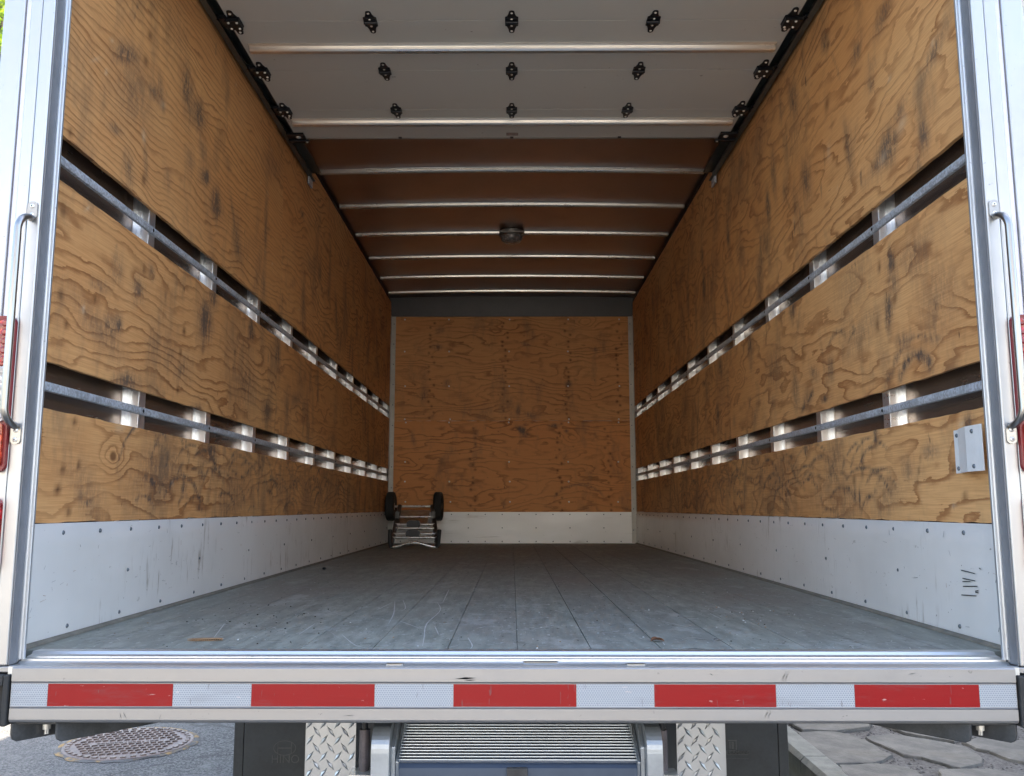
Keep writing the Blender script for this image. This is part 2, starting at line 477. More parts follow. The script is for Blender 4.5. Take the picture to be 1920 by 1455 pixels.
# ------------------------------------------------------------------ mesh helpers
class MB:
    def __init__(s):
        s.v, s.f, s.mi, s.sm = [], [], [], []
        s.mats = []

    def _m(s, m):
        if m is None:
            return 0
        if m not in s.mats:
            s.mats.append(m)
        return s.mats.index(m)

    def add(s, vs, fs, m=None, smooth=False):
        o = len(s.v)
        s.v += [tuple(p) for p in vs]
        s.f += [tuple(i + o for i in f) for f in fs]
        k = s._m(m)
        s.mi += [k] * len(fs)
        s.sm += [smooth] * len(fs)

    def box(s, x0, x1, y0, y1, z0, z1, m=None, mx=None):
        x0, x1 = min(x0, x1), max(x0, x1)
        y0, y1 = min(y0, y1), max(y0, y1)
        z0, z1 = min(z0, z1), max(z0, z1)
        vs = [Vector((x, y, z)) for z in (z0, z1) for y in (y0, y1) for x in (x0, x1)]
        if mx is not None:
            vs = [mx @ p for p in vs]
        s.add(vs, [(0, 2, 3, 1), (4, 5, 7, 6), (0, 1, 5, 4), (2, 6, 7, 3), (0, 4, 6, 2), (1, 3, 7, 5)], m)

    def extrude(s, prof, axis, a, b, m=None, smooth=False, closed=True, n=1, mx=None):
        """prof: 2D points; axis 'x' -> (y,z), 'y' -> (x,z), 'z' -> (x,y)."""
        def P(q, t):
            p = {'x': (t, q[0], q[1]), 'y': (q[0], t, q[1]), 'z': (q[0], q[1], t)}[axis]
            return mx @ Vector(p) if mx is not None else p
        k = len(prof)
        vs, fs = [], []
        for i in range(n + 1):
            t = a + (b - a) * i / n
            vs += [P(q, t) for q in prof]
        for i in range(n):
            for j in range(k if closed else k - 1):
                j2 = (j + 1) % k
                fs.append((i * k + j, i * k + j2, (i + 1) * k + j2, (i + 1) * k + j))
        s.add(vs, fs, m, smooth)
        if closed:
            s.add(vs[:k], [tuple(range(k))], m)
            s.add(vs[-k:], [tuple(reversed(range(k)))], m)

    def tube(s, pts, r, seg=10, m=None, cap=True):
        pts = [Vector(p) for p in pts]
        rs = r if isinstance(r, (list, tuple)) else [r] * len(pts)
        vs, fs = [], []
        ref = None
        for i, p in enumerate(pts):
            t = (pts[min(i + 1, len(pts) - 1)] - pts[max(i - 1, 0)]).normalized()
            if ref is None:
                ref = t.orthogonal().normalized()
            n1 = (ref - t * ref.dot(t)).normalized()
            ref = n1
            n2 = t.cross(n1)
            for k in range(seg):
                a = 2 * math.pi * k / seg
                vs.append(p + (n1 * math.cos(a) + n2 * math.sin(a)) * rs[i])
        for i in range(len(pts) - 1):
            for k in range(seg):
                k2 = (k + 1) % seg
                fs.append((i * seg + k, i * seg + k2, (i + 1) * seg + k2, (i + 1) * seg + k))
        s.add(vs, fs, m, True)
        if cap:
            s.add(vs[:seg], [tuple(reversed(range(seg)))], m)
            s.add(vs[-seg:], [tuple(range(seg))], m)

    def lathe(s, prof, mx, seg=16, m=None, smooth=True):
        """prof: (radius, height) revolved about local z."""
        vs, fs = [], []
        for r, h in prof:
            for k in range(seg):
                a = 2 * math.pi * k / seg
                vs.append(mx @ Vector((r * math.cos(a), r * math.sin(a), h)))
        for i in range(len(prof) - 1):
            for k in range(seg):
                k2 = (k + 1) % seg
                fs.append((i * seg + k, i * seg + k2, (i + 1) * seg + k2, (i + 1) * seg + k))
        s.add(vs, fs, m, smooth)
        s.add(vs[:seg], [tuple(reversed(range(seg)))], m)
        s.add(vs[-seg:], [tuple(range(seg))], m)

    def dome(s, c, axis, r, h, m=None, seg=10):
        """low rivet or screw head at c, facing axis"""
        q = Vector(axis).to_track_quat('Z', 'Y').to_matrix().to_4x4()
        mx = Matrix.Translation(c) @ q
        s.lathe([(r, -0.0005), (r * 0.92, h * 0.45), (r * 0.6, h * 0.85), (r * 0.2, h)], mx, seg, m)

    def build(s, name, m, parent=None, at=(0, 0, 0), bevel=0.0, seg=2):
        me = bpy.data.meshes.new(name)
        ms = ([m] if not s.mats or m not in s.mats else []) + s.mats
        shift = 1 if m is not None and m not in s.mats else 0
        me.from_pydata(s.v, [], s.f)
        if m is None:
            ms = s.mats
            shift = 0
        for q in ms:
            me.materials.append(q)
        # faces added without a material take m
        me.polygons.foreach_set("material_index", [i + shift if k else 0 for i, k in zip(s.mi, s._has)] if hasattr(s, '_has') else [i + shift for i in s.mi])
        me.polygons.foreach_set("use_smooth", s.sm)
        me.update()
        return put(name, me, parent, at, bevel, seg)


class MP(MB):
    """MB whose faces without a material take the build material"""
    def __init__(s):
        super().__init__()
        s._has = []

    def add(s, vs, fs, m=None, smooth=False):
        super().add(vs, fs, m, smooth)
        s._has += [m is not None] * len(fs)


WORLD = {}


def put(name, me, parent=None, at=(0, 0, 0), bevel=0.0, seg=2):
    o = bpy.data.objects.new(name, me)
    COL.objects.link(o)
    place(o, parent, Matrix.Translation(at))
    if bevel:
        b = o.modifiers.new("bevel", 'BEVEL')
        b.width = bevel
        b.segments = seg
        b.limit_method = 'ANGLE'
        b.angle_limit = R(40)
        b.harden_normals = False
    return o


def place(o, parent, mw):
    if parent is not None:
        o.parent = parent
        o.matrix_parent_inverse = WORLD[parent].inverted()
    o.matrix_basis = mw
    WORLD[o] = mw


def empty(name, loc, label, cat, group=None):
    o = bpy.data.objects.new(name, None)
    o.empty_display_size = 0.2
    COL.objects.link(o)
    place(o, None, Matrix.Translation(loc))
    return tag(o, label, cat, group)


def tag(o, label=None, cat=None, group=None, kind=None):
    if label: o["label"] = label
    if cat: o["category"] = cat
    if group: o["group"] = group
    if kind: o["kind"] = kind
    return o


def dup(src, parent, mw):
    c = src.copy()
    COL.objects.link(c)
    place(c, parent, mw)
    return c


def rounded(x0, x1, y0, y1, r, n=4):
    pts = []
    for cx, cy, a0 in ((x1 - r, y0 + r, -90), (x1 - r, y1 - r, 0), (x0 + r, y1 - r, 90), (x0 + r, y0 + r, 180)):
        for k in range(n + 1):
            a = R(a0 + 90 * k / n)
            pts.append((cx + r * math.cos(a), cy + r * math.sin(a)))
    return pts


# ------------------------------------------------------------------ wear painting for the plywood (marks with a shape of their own)
_T = RNG.random((256, 256))


def vnoise(u, v):
    iu, iv = np.floor(u).astype(int), np.floor(v).astype(int)
    fu, fv = u - iu, v - iv
    fu, fv = fu * fu * (3 - 2 * fu), fv * fv * (3 - 2 * fv)
    g = lambda a, b: _T[a % 256, b % 256]
    return (g(iu, iv) * (1 - fu) * (1 - fv) + g(iu + 1, iv) * fu * (1 - fv) + g(iu, iv + 1) * (1 - fu) * fv + g(iu + 1, iv + 1) * fu * fv)


def paint(U, V, marks, ch):
    for mk in marks:
        k = mk[0]
        if mk[-1] != ch:
            continue
        if k == 'b':
            _, y, z, ry, rz, ang, s, _c = mk
            rr = max(ry, rz) * 2.2
            sel = (abs(U - y) < rr) & (abs(V - z) < rr)
            if not sel.any():
                continue
            u, v = U[sel] - y, V[sel] - z
            ca, sa = math.cos(ang), math.sin(ang)
            a, b2 = (u * ca + v * sa) / ry, (-u * sa + v * ca) / rz
            e = np.exp(-(a * a + b2 * b2) * (0.7 + 0.9 * vnoise(U[sel] * 40, V[sel] * 25)))
            yield sel, s * e
        elif k == 'a':
            _, y, z, r, wd, a0, a1, s, q, _c = mk
            sel = (abs(U - y) < r * 1.4) & (abs(V - z) < r * q * 1.4 + wd * 3)
            if not sel.any():
                continue
            u, v = U[sel] - y, (V[sel] - z) / q
            d = np.hypot(u, v)
            an = np.degrees(np.arctan2(v, u)) % 360
            mid, hf = (a0 + a1) / 2, (a1 - a0) / 2
            da = abs((an - mid + 180) % 360 - 180)
            wdv = wd * (0.6 + 0.9 * vnoise(an / 14, d * 0 + r * 9))
            e = np.exp(-((d - r) / wdv) ** 2) * np.clip((hf - da) / (hf * 0.35), 0, 1)
            e *= 0.45 + 0.75 * vnoise(U[sel] * 60, V[sel] * 45)
            yield sel, s * e
        elif k == 'l':
            _, y0, z0, y1, z1, wd, s, _c = mk
            L = math.hypot(y1 - y0, z1 - z0) or 1e-6
            ty, tz = (y1 - y0) / L, (z1 - z0) / L
            sel = (U > min(y0, y1) - wd * 3) & (U < max(y0, y1) + wd * 3) & (V > min(z0, z1) - wd * 3) & (V < max(z0, z1) + wd * 3)
            if not sel.any():
                continue
            u, v = U[sel] - y0, V[sel] - z0
            t = u * ty + v * tz
            n = -u * tz + v * ty + (vnoise(t * 25, t * 0 + y0 * 13) - 0.5) * wd * 1.5
            e = np.exp(-(n / wd) ** 2) * np.clip(t / L / 0.15, 0, 1) * np.clip((L - t) / L / 0.15, 0, 1)
            yield sel, s * e * (0.5 + 0.6 * vnoise(t * 60, t * 0))


def plywood(name, parent, plane, u0, u1, v0, v1, wpos, thick, marks, par, seed, flip, res=(0.012, 0.010)):
    """plane 'x': sheet on a side wall (u = y, v = z) ; plane 'y': front wall (u = x, v = z). wpos: exposed face, thick goes outward"""
    nu, nv = max(2, int((u1 - u0) / res[0])), max(2, int((v1 - v0) / res[1]))
    us, vs = np.linspace(u0, u1, nu + 1), np.linspace(v0, v1, nv + 1)
    U, V = np.meshgrid(us, vs, indexing='ij')
    wear = np.zeros((nu + 1, nv + 1, 4), np.float32)
    wear[..., 3] = 1
    for ch in range(3):
        for sel, e in paint(U, V, marks, ch):
            wear[..., ch][sel] = np.maximum(wear[..., ch][sel], np.clip(e, 0, 1))
    # slightly chipped lower and upper edge, slight bow of the sheet
    Vd = V.copy()
    chip = (vnoise(U * 22 + seed * 9, U * 0 + seed) - 0.5) * 0.004
    Vd[:, 0] += chip[:, 0]
    Vd[:, -1] += chip[:, -1] * 0.8
    Wd = wpos + np.sign(thick) * 0.0022 * (vnoise(U * 0.9 + seed, V * 1.4 + seed) - 0.5)
    if plane == 'x':
        P = np.stack([Wd, U, Vd], -1)
    else:
        P = np.stack([U, Wd, Vd], -1)
    Pv = P.reshape(-1, 3)
    n0 = len(Pv)
    ii, jj = np.meshgrid(np.arange(nu), np.arange(nv), indexing='ij')
    a = (ii * (nv + 1) + jj).ravel()
    quads = np.stack([a, a + nv + 1, a + nv + 2, a + 1], -1)
    if flip:
        quads = quads[:, ::-1]
    # rim: border loop pushed back by the thickness
    border = [i * (nv + 1) for i in range(nu + 1)] + [nu * (nv + 1) + j for j in range(1, nv + 1)] + \
             [i * (nv + 1) + nv for i in range(nu - 1, -1, -1)] + [j for j in range(nv - 1, 0, -1)]
    back = Pv[border].copy()
    back[:, 0 if plane == 'x' else 1] += thick
    verts = np.vstack([Pv, back])
    k = len(border)
    rim = []
    for q in range(k):
        q2 = (q + 1) % k
        f = (border[q], n0 + q, n0 + q2, border[q2])
        rim.append(f if flip else f[::-1])
    faces = quads.tolist() + [list(f) for f in rim] + [list(range(n0, n0 + k)) if not flip else list(range(n0 + k - 1, n0 - 1, -1))]
    me = bpy.data.meshes.new(name)
    me.from_pydata(verts.tolist(), [], faces)
    me.materials.append(PLY)
    nvt = len(verts)
    wr = np.zeros((nvt, 4), np.float32)
    wr[:n0] = wear.reshape(-1, 4)
    wr[n0:] = wear.reshape(-1, 4)[border]
    wr[:, 3] = 1
    at = me.attributes.new("wear", 'FLOAT_COLOR', 'POINT')
    at.data.foreach_set("color", wr.ravel())
    pcv = np.zeros((nvt, 3), np.float32)
    pcv[:n0, 0] = U.ravel(); pcv[:n0, 1] = V.ravel()
    pcv[n0:, :2] = pcv[border, :2]
    pcv[:, 2] = seed * 7.31
    pcv[:, 0] += seed * 3.7
    at = me.attributes.new("pc", 'FLOAT_VECTOR', 'POINT')
    at.data.foreach_set("vector", pcv.ravel())
    pr = np.zeros((nvt, 4), np.float32)
    pr[:] = (par[0] / 20, par[1] / 60, par[2], 1)
    at = me.attributes.new("par", 'FLOAT_COLOR', 'POINT')
    at.data.foreach_set("color", pr.ravel())
    me.update()
    return put(name, me, parent)


# ------------------------------------------------------------------ setting: road, kerb, paving
def sheet(name, x0, x1, y0, y1, z, m, n=1):
    b = MB()
    vs = [(x0 + (x1 - x0) * i / n, y0 + (y1 - y0) * j / n, z) for i in range(n + 1) for j in range(n + 1)]
    fs = [(i * (n + 1) + j, (i + 1) * (n + 1) + j, (i + 1) * (n + 1) + j + 1, i * (n + 1) + j + 1) for i in range(n) for j in range(n)]
    b.add(vs, fs)
    return b.build(name, m)


tag(sheet("road", -600, 600, -600, 600, GROUND, ASPH), kind="structure")
KTOP = GROUND + 0.13
kb = MB()
y = -14.0
while y < 40:
    L = 1.9 + random.random() * 0.4
    kb.extrude([(1.30, GROUND - 0.1), (1.425, GROUND - 0.1), (1.425, KTOP - 0.003), (1.418, KTOP), (1.322, KTOP), (1.303, KTOP - 0.02)], 'y', y, y + L - 0.008)
    y += L
tag(kb.build("kerb", KERBM), kind="structure")
gs = MB()
gs.add([(1.425, -14, KTOP - 0.015), (9, -14, KTOP - 0.015), (9, 40, KTOP - 0.015), (1.425, 40, KTOP - 0.015)], [(0, 1, 2, 3)])
for _ in range(5200):
    gx, gy = 1.43 + random.random() ** 1.3 * 2.6, 3.0 + random.random() * 4.2
    r = 0.004 + random.random() ** 2 * 0.009
    mx = Matrix.Translation((gx, gy, KTOP - 0.015)) @ Matrix.Rotation(random.random() * 6.3, 4, 'Z') @ Matrix.Rotation(random.random() * 0.9, 4, 'X')
    vs = [mx @ Vector((r * a, r * b2 * 0.8, r * c2 * 0.7)) for a, b2, c2 in ((1, 0, 0), (0, 1, 0), (-1, 0, 0), (0, -1, 0), (0.1, 0.1, 1), (0, 0, -1))]
    gs.add(vs, [(0, 1, 4), (1, 2, 4), (2, 3, 4), (3, 0, 4), (1, 0, 5), (2, 1, 5), (3, 2, 5), (0, 3, 5)])
tag(gs.build("gravel", GRAV), label="dark grey gravel filling the gaps between the flagstones", cat="gravel", kind="stuff")

STONES = [
    ([(220, 160), (480, 150), (640, 190), (790, 250), (830, 290), (930, 330), (870, 360), (760, 395), (620, 395), (500, 400), (430, 370), (350, 310), (230, 220)], "large pale flagstone next to the granite kerb"),
    ([(720, 195), (900, 170), (1200, 210), (1450, 255), (1600, 350), (1600, 390), (1430, 425), (1350, 410), (1150, 350), (1010, 330), (800, 240)], "long pointed flagstone in the middle of the paving with a thick near edge"),
    ([(150, 95), (300, 40), (700, 40), (770, 100), (760, 130), (500, 160), (250, 150)], "flagstone partly hidden by the bumper just right of the mud flap"),
    ([(850, 105), (1000, 60), (1350, 90), (1440, 200), (1400, 235), (1230, 205), (1000, 165)], "flagstone mostly hidden behind the right black bumper bracket"),
    ([(1450, 235), (1600, 200), (1960, 230), (2300, 270), (2300, 420), (1920, 385), (1790, 360), (1640, 300), (1540, 280)], "grey flagstone at the right edge of the photo below the hollow bracket"),
    ([(520, 410), (800, 400), (1040, 430), (1170, 500), (1080, 580), (700, 600), (560, 480)], "flagstone at the bottom edge next to the end of the kerb"),
    ([(1270, 440), (1650, 435), (1920, 480), (2150, 520), (2100, 640), (1500, 640), (1300, 540)], "flagstone at the bottom edge in the right corner of the photo"),
]


def stone(poly, label):
    c = sum((Vector((p[0], p[1], 0)) for p in poly), Vector()) / len(poly)
    zt = KTOP + random.uniform(-0.004, 0.006)
    rough = []
    k = len(poly)
    for i in range(k):
        a, b2 = Vector(poly[i]), Vector(poly[(i + 1) % k])
        nseg = max(1, int((b2 - a).length / 0.035))
        for j in range(nseg):
            p = a.lerp(b2, j / nseg)
            rough.append((p.x + random.uniform(-0.006, 0.006), p.y + random.uniform(-0.006, 0.006)))
    b = MB()
    n = len(rough)
    ar = sum(rough[i][0] * rough[(i + 1) % n][1] - rough[(i + 1) % n][0] * rough[i][1] for i in range(n))
    if ar < 0:
        rough.reverse()
    rings = []
    for sc, dz in ((1.012, -0.06), (1.006, -0.012), (0.985, -0.002), (0.95, 0.0)):
        rings.append([(c.x + (p[0] - c.x) * sc - c.x, c.y + (p[1] - c.y) * sc - c.y, dz + random.uniform(-0.001, 0.001)) for p in rough])
    vs = [q for r_ in rings for q in r_]
    fs = []
    for i in range(3):
        for j in range(n):
            j2 = (j + 1) % n
            fs.append((i * n + j, i * n + j2, (i + 1) * n + j2, (i + 1) * n + j))
    fs.append(tuple(3 * n + j for j in range(n)))
    b.add(vs, fs)
    o = b.build("flagstone", FLAG, None, (c.x, c.y, zt))
    o.rotation_euler = (random.uniform(-0.012, 0.012), random.uniform(-0.012, 0.012), 0)
    tag(o, label, "paving stone", "flagstones of the pavement beside the truck")


for pts, lab in STONES:
    stone([on_z(1440 + a / 4, 1330 + b2 / 4, KTOP) for a, b2 in pts], lab)

# manhole cover
mx_, my_ = on_z(240, 1396, GROUND)
mh = empty("manhole_cover", (mx_, my_, GROUND), "round rusty cast iron manhole cover set in the asphalt", "manhole cover")
b = MP()
b.lathe([(0.325, -0.02), (0.325, 0.006), (0.318, 0.008), (0.0005, 0.008)], Matrix.Translation((mx_, my_, GROUND)), 48)
# raised bent blocks in rows
ang = R(14)
for i in range(-8, 9):
    for j in range(-6, 7):
        lx = i * 0.036 + (0.018 if j % 2 else 0)
        ly = j * 0.046
        if math.hypot(lx, ly) > 0.268 or (abs(ly) < 0.02 and abs(lx) < 0.2) or (abs(ly - 0.0) < 0.03 and 0.02 < lx < 0.1):
            continue
        T = Matrix.Translation((mx_, my_, GROUND)) @ Matrix.Rotation(ang, 4, 'Z') @ Matrix.Translation((lx, ly, 0.008))
        for sgn in (0, 1):
            q = [(-0.013, -0.004), (0.0, 0.006), (0.0, 0.014), (-0.013, 0.004)] if not sgn else [(0.0, 0.006), (0.013, 0.006), (0.013, 0.014), (0.0, 0.014)]
            b.add([T @ Vector((x_, y_, z_)) for z_ in (0.0, 0.007) for x_, y_ in q], [(4, 5, 6, 7), (0, 1, 5, 4), (1, 2, 6, 5), (2, 3, 7, 6), (3, 0, 4, 7)])
for k in range(40):
    a = 2 * math.pi * k / 40
    T = Matrix.Translation((mx_ + 0.297 * math.cos(a), my_ + 0.297 * math.sin(a), GROUND + 0.008)) @ Matrix.Rotation(a, 4, 'Z')
    b.box(-0.01, 0.01, -0.013, 0.013, 0, 0.006, None, T)
for k in range(14):     # worn raised lettering, no longer readable
    lx = -0.15 + 0.022 * k
    T = Matrix.Translation((mx_, my_, GROUND)) @ Matrix.Rotation(ang, 4, 'Z') @ Matrix.Translation((lx, 0.0, 0.008)) @ Matrix.Rotation(random.choice((0.5, -0.5, 1.5, 0.0)), 4, 'Z')
    b.box(-0.009, 0.009, -0.003, 0.003, 0, 0.005, None, T)
b.build("cover_plate", IRON, mh)
b = MB()
seg = 72
ro = []
vs = []
for rad, dz in ((0.327, 0.004), (0.338, 0.006), (0.352, 0.001)):
    for k in range(seg):
        a = 2 * math.pi * k / seg
        rr = rad + (random.uniform(-0.012, 0.012) if rad > 0.35 else 0)
        vs.append((mx_ + rr * math.cos(a), my_ + rr * math.sin(a), GROUND + dz + random.uniform(0, 0.002)))
b.add(vs, [(i * seg + k, (i + 1) * seg + k, (i + 1) * seg + (k + 1) % seg, i * seg + (k + 1) % seg) for i in range(2) for k in range(seg)], None, True)
b.build("rim", RUST, mh)


# ------------------------------------------------------------------ the truck
T0 = (0, 1.945, GROUND)
truck = empty("box_truck", T0, "white box truck with its rear door rolled up, showing a plywood-lined load bay", "truck")
A = 1.14            # inner face of the plywood
YB = 8.155          # front wall
ZT = 2.245          # top of the side lining

# floor with open board joints
seams = [-1.0, -0.83, -0.66, -0.493, -0.325, -0.15, 0.012, 0.183, 0.347, 0.515, 0.688, 0.84, 1.0]
prof = [(-1.155, -0.03), (-1.155, 0.0)]
for sx in seams:
    hw = random.choice((0.0002, 0.0003, 0.0005, 0.0009))
    prof += [(sx - hw - 0.0006, random.uniform(-0.0004, 0.0)), (sx - hw, -0.004), (sx + hw, -0.004), (sx + hw + 0.0006, random.uniform(-0.0004, 0.0))]
prof += [(1.155, 0.0), (1.155, -0.03)]
fl = MP()
fl.extrude(prof, 'y', 2.078, YB + 0.02)


def ribbon(mb, pts, wd, z, m, up='z'):
    """thin mark lying on the floor"""
    vs, fs = [], []
    n = len(pts)
    for i, p in enumerate(pts):
        p = Vector(p)
        t = (Vector(pts[min(i + 1, n - 1)]) - Vector(pts[max(i - 1, 0)]))
        t.normalize()
        nn = Vector((-t.y, t.x))
        ww = wd * (0.35 + 0.65 * math.sin(math.pi * (i + 0.5) / n)) * random.uniform(0.6, 1.1)
        for sg in (-1, 1):
            q = p + nn * ww * sg
            vs.append((q.x, q.y, z))
    fs = [(2 * i, 2 * i + 1, 2 * i + 3, 2 * i + 2) for i in range(n - 1)]
    mb.add(vs, fs, m)


def curve_px(pix, n=14):
    P = [Vector(on_z(a, b2, 0)) for a, b2 in pix]
    out = []
    for i in range(len(P) - 1):
        p0, p1, p2, p3 = P[max(i - 1, 0)], P[i], P[i + 1], P[min(i + 2, len(P) - 1)]
        for k in range(n):
            t = k / n
            out.append(0.5 * ((2 * p1) + (p2 - p0) * t + (2 * p0 - 5 * p1 + 4 * p2 - p3) * t * t + (3 * p1 - p0 - 3 * p2 + p3) * t ** 3))
    out.append(P[-1])
    return out


for pix in ([(820, 1130), (825, 1145), (800, 1170), (795, 1195), (792, 1212)], [(740, 1128), (738, 1150), (728, 1170)], [(755, 1125), (760, 1140), (752, 1146)],
            [(640, 1190), (665, 1210), (690, 1216)], [(877, 1196), (885, 1210), (882, 1217)], [(750, 1165), (785, 1178)], [(842, 1105), (830, 1130)],
            [(1040, 1145), (1060, 1150)], [(590, 1170), (560, 1190)], [(705, 1145), (735, 1130)], [(815, 1175), (822, 1190)], [(1000, 1180), (1040, 1172)],
            [(420, 1170), (400, 1196)], [(1240, 1165), (1300, 1178)], [(1330, 1150), (1350, 1160)]):
    ribbon(fl, curve_px(pix, 8), 0.0016, 0.0006, SCR)
for _ in range(520):      # short scuffs
    x_, y_ = random.uniform(-1.0, 1.05), 2.1 + random.random() ** 1.8 * 3
    a = random.gauss(0.1, 0.7)
    L = random.uniform(0.006, 0.045)
    ribbon(fl, [(x_, y_), (x_ + L * 0.5 * math.cos(a), y_ + L * 0.5 * math.sin(a) + random.uniform(-0.003, 0.003)), (x_ + L * math.cos(a), y_ + L * math.sin(a))], random.uniform(0.0007, 0.0018), 0.0007, random.choice((SCR, SCR, MARK, CARDC)))
fl.build("cargo_floor", FLOOR, truck)

# kick plates
def kick_plate(sg):
    b = MP()
    n = 180
    x = sg * (A - 0.004)
    vs, fs = [], []
    for i in range(n + 1):
        yy = 2.0 + (YB - 2.0) * i / n
        wv = 0.0016 * math.cos(2 * math.pi * (yy - 2.69) / 0.6) + 0.001 * math.sin(yy * 7.1 + sg)
        for zz, k in ((-0.002, 0.3), (0.07, 1), (0.15, 1.2), (0.23, 1), (0.284, 0.3)):
            vs.append((x - sg * wv * k, yy, zz))
        vs.append((x + sg * 0.004, yy, 0.286))
    for i in range(n):
        for j in range(5):
            q = (i * 6 + j, (i + 1) * 6 + j, (i + 1) * 6 + j + 1, i * 6 + j + 1)
            fs.append(q if sg < 0 else q[::-1])
    b.add(vs, fs, None, True)
    ax = (-sg, 0, 0)
    for i in range(30):
        b.dome((x, 2.247 + 0.203 * i + random.uniform(-0.008, 0.008), 0.262), ax, 0.0062, 0.004, RIVET, 8)
    for i in range(20):
        b.dome((x, 2.30 + 0.30 * i, 0.026), ax, 0.0058, 0.004, RIVET, 8)
    for i in range(10):
        b.dome((x - sg * 0.0012, 2.64 + 0.6 * i, 0.143), ax, 0.0055, 0.004, RIVET, 8)
    if sg > 0:      # hand marks in marker pen
        for x0, y0_, x1, y1_ in ((1801, 1069, 1826, 1075), (1834, 1065, 1838, 1067), (1801, 1060, 1802, 1060), (1803, 1084, 1827, 1089), (1803, 1090, 1818, 1090), (1804, 1099, 1831, 1099), (1827, 1108, 1833, 1107), (1827, 1110, 1833, 1111), (1801, 1115, 1829, 1117)):
            (ya, za), (yb, zb) = on_x(x0, y0_, A - 0.006), on_x(x1, y1_, A - 0.006)
            xx = A - 0.0075
            b.add([(xx, ya, za - 0.0013), (xx, yb, zb - 0.001), (xx, yb, zb + 0.001), (xx, ya, za + 0.0013)], [(0, 1, 2, 3), (3, 2, 1, 0)], MARK)
    for _ in range(70):
        yy, zz = 2.05 + random.random() ** 1.5 * 5, random.uniform(0.02, 0.25)
        a = random.choice((random.uniform(1.2, 1.9), random.uniform(-0.3, 0.5)))
        L = random.uniform(0.006, 0.03)
        xx = x - sg * 0.0026
        q = [(xx, yy, zz), (xx, yy + L * math.cos(a), zz + L * math.sin(a) * 0.6), (xx, yy + L * math.cos(a) + 0.0012, zz + L * math.sin(a) * 0.6 + 0.0005), (xx, yy + 0.0015, zz + 0.001)]
        b.add(q, [(0, 1, 2, 3), (3, 2, 1, 0)], random.choice((MARK, RIVET, CARD)))
    b.build("kick_plate", KICK, truck)
    # floor edge strip
    e = MB()
    e.extrude([(sg * (A - 0.006), 0.0006), (sg * (A - 0.020), 0.0006), (sg * (A - 0.018), 0.005), (sg * (A - 0.006), 0.009)], 'y', 2.08, YB - 0.03)
    e.build("floor_edge_sealant", simple("grey_sealant", (0.20, 0.19, 0.16), 0.8, 0, 0.3, 20), truck)


GREYSEAL = None
for sg in (-1, 1):
    kick_plate(sg)

# plywood lining, marks measured on each wall
def px_marks(sg, L):
    out = []
    for mk in L:
        if mk[0] == 'b':
            _, px, py, ry, rz, a, s, c = mk
            yy, zz = on_x(px, py, sg * A)
            out.append(('b', yy, zz, ry, rz, a, s, c))
        elif mk[0] == 'l':
            _, x0, y0, x1, y1, wd, s, c = mk
            p, q = on_x(x0, y0, sg * A), on_x(x1, y1, sg * A)
            out.append(('l', p[0], p[1], q[0], q[1], wd, s, c))
        elif mk[0] == 'a':
            _, px, py, r, wd, a0, a1, s, q, c = mk
            yy, zz = on_x(px, py, sg * A)
            out.append(('a', yy, zz, r, wd, a0, a1, s, q, c))
    return out


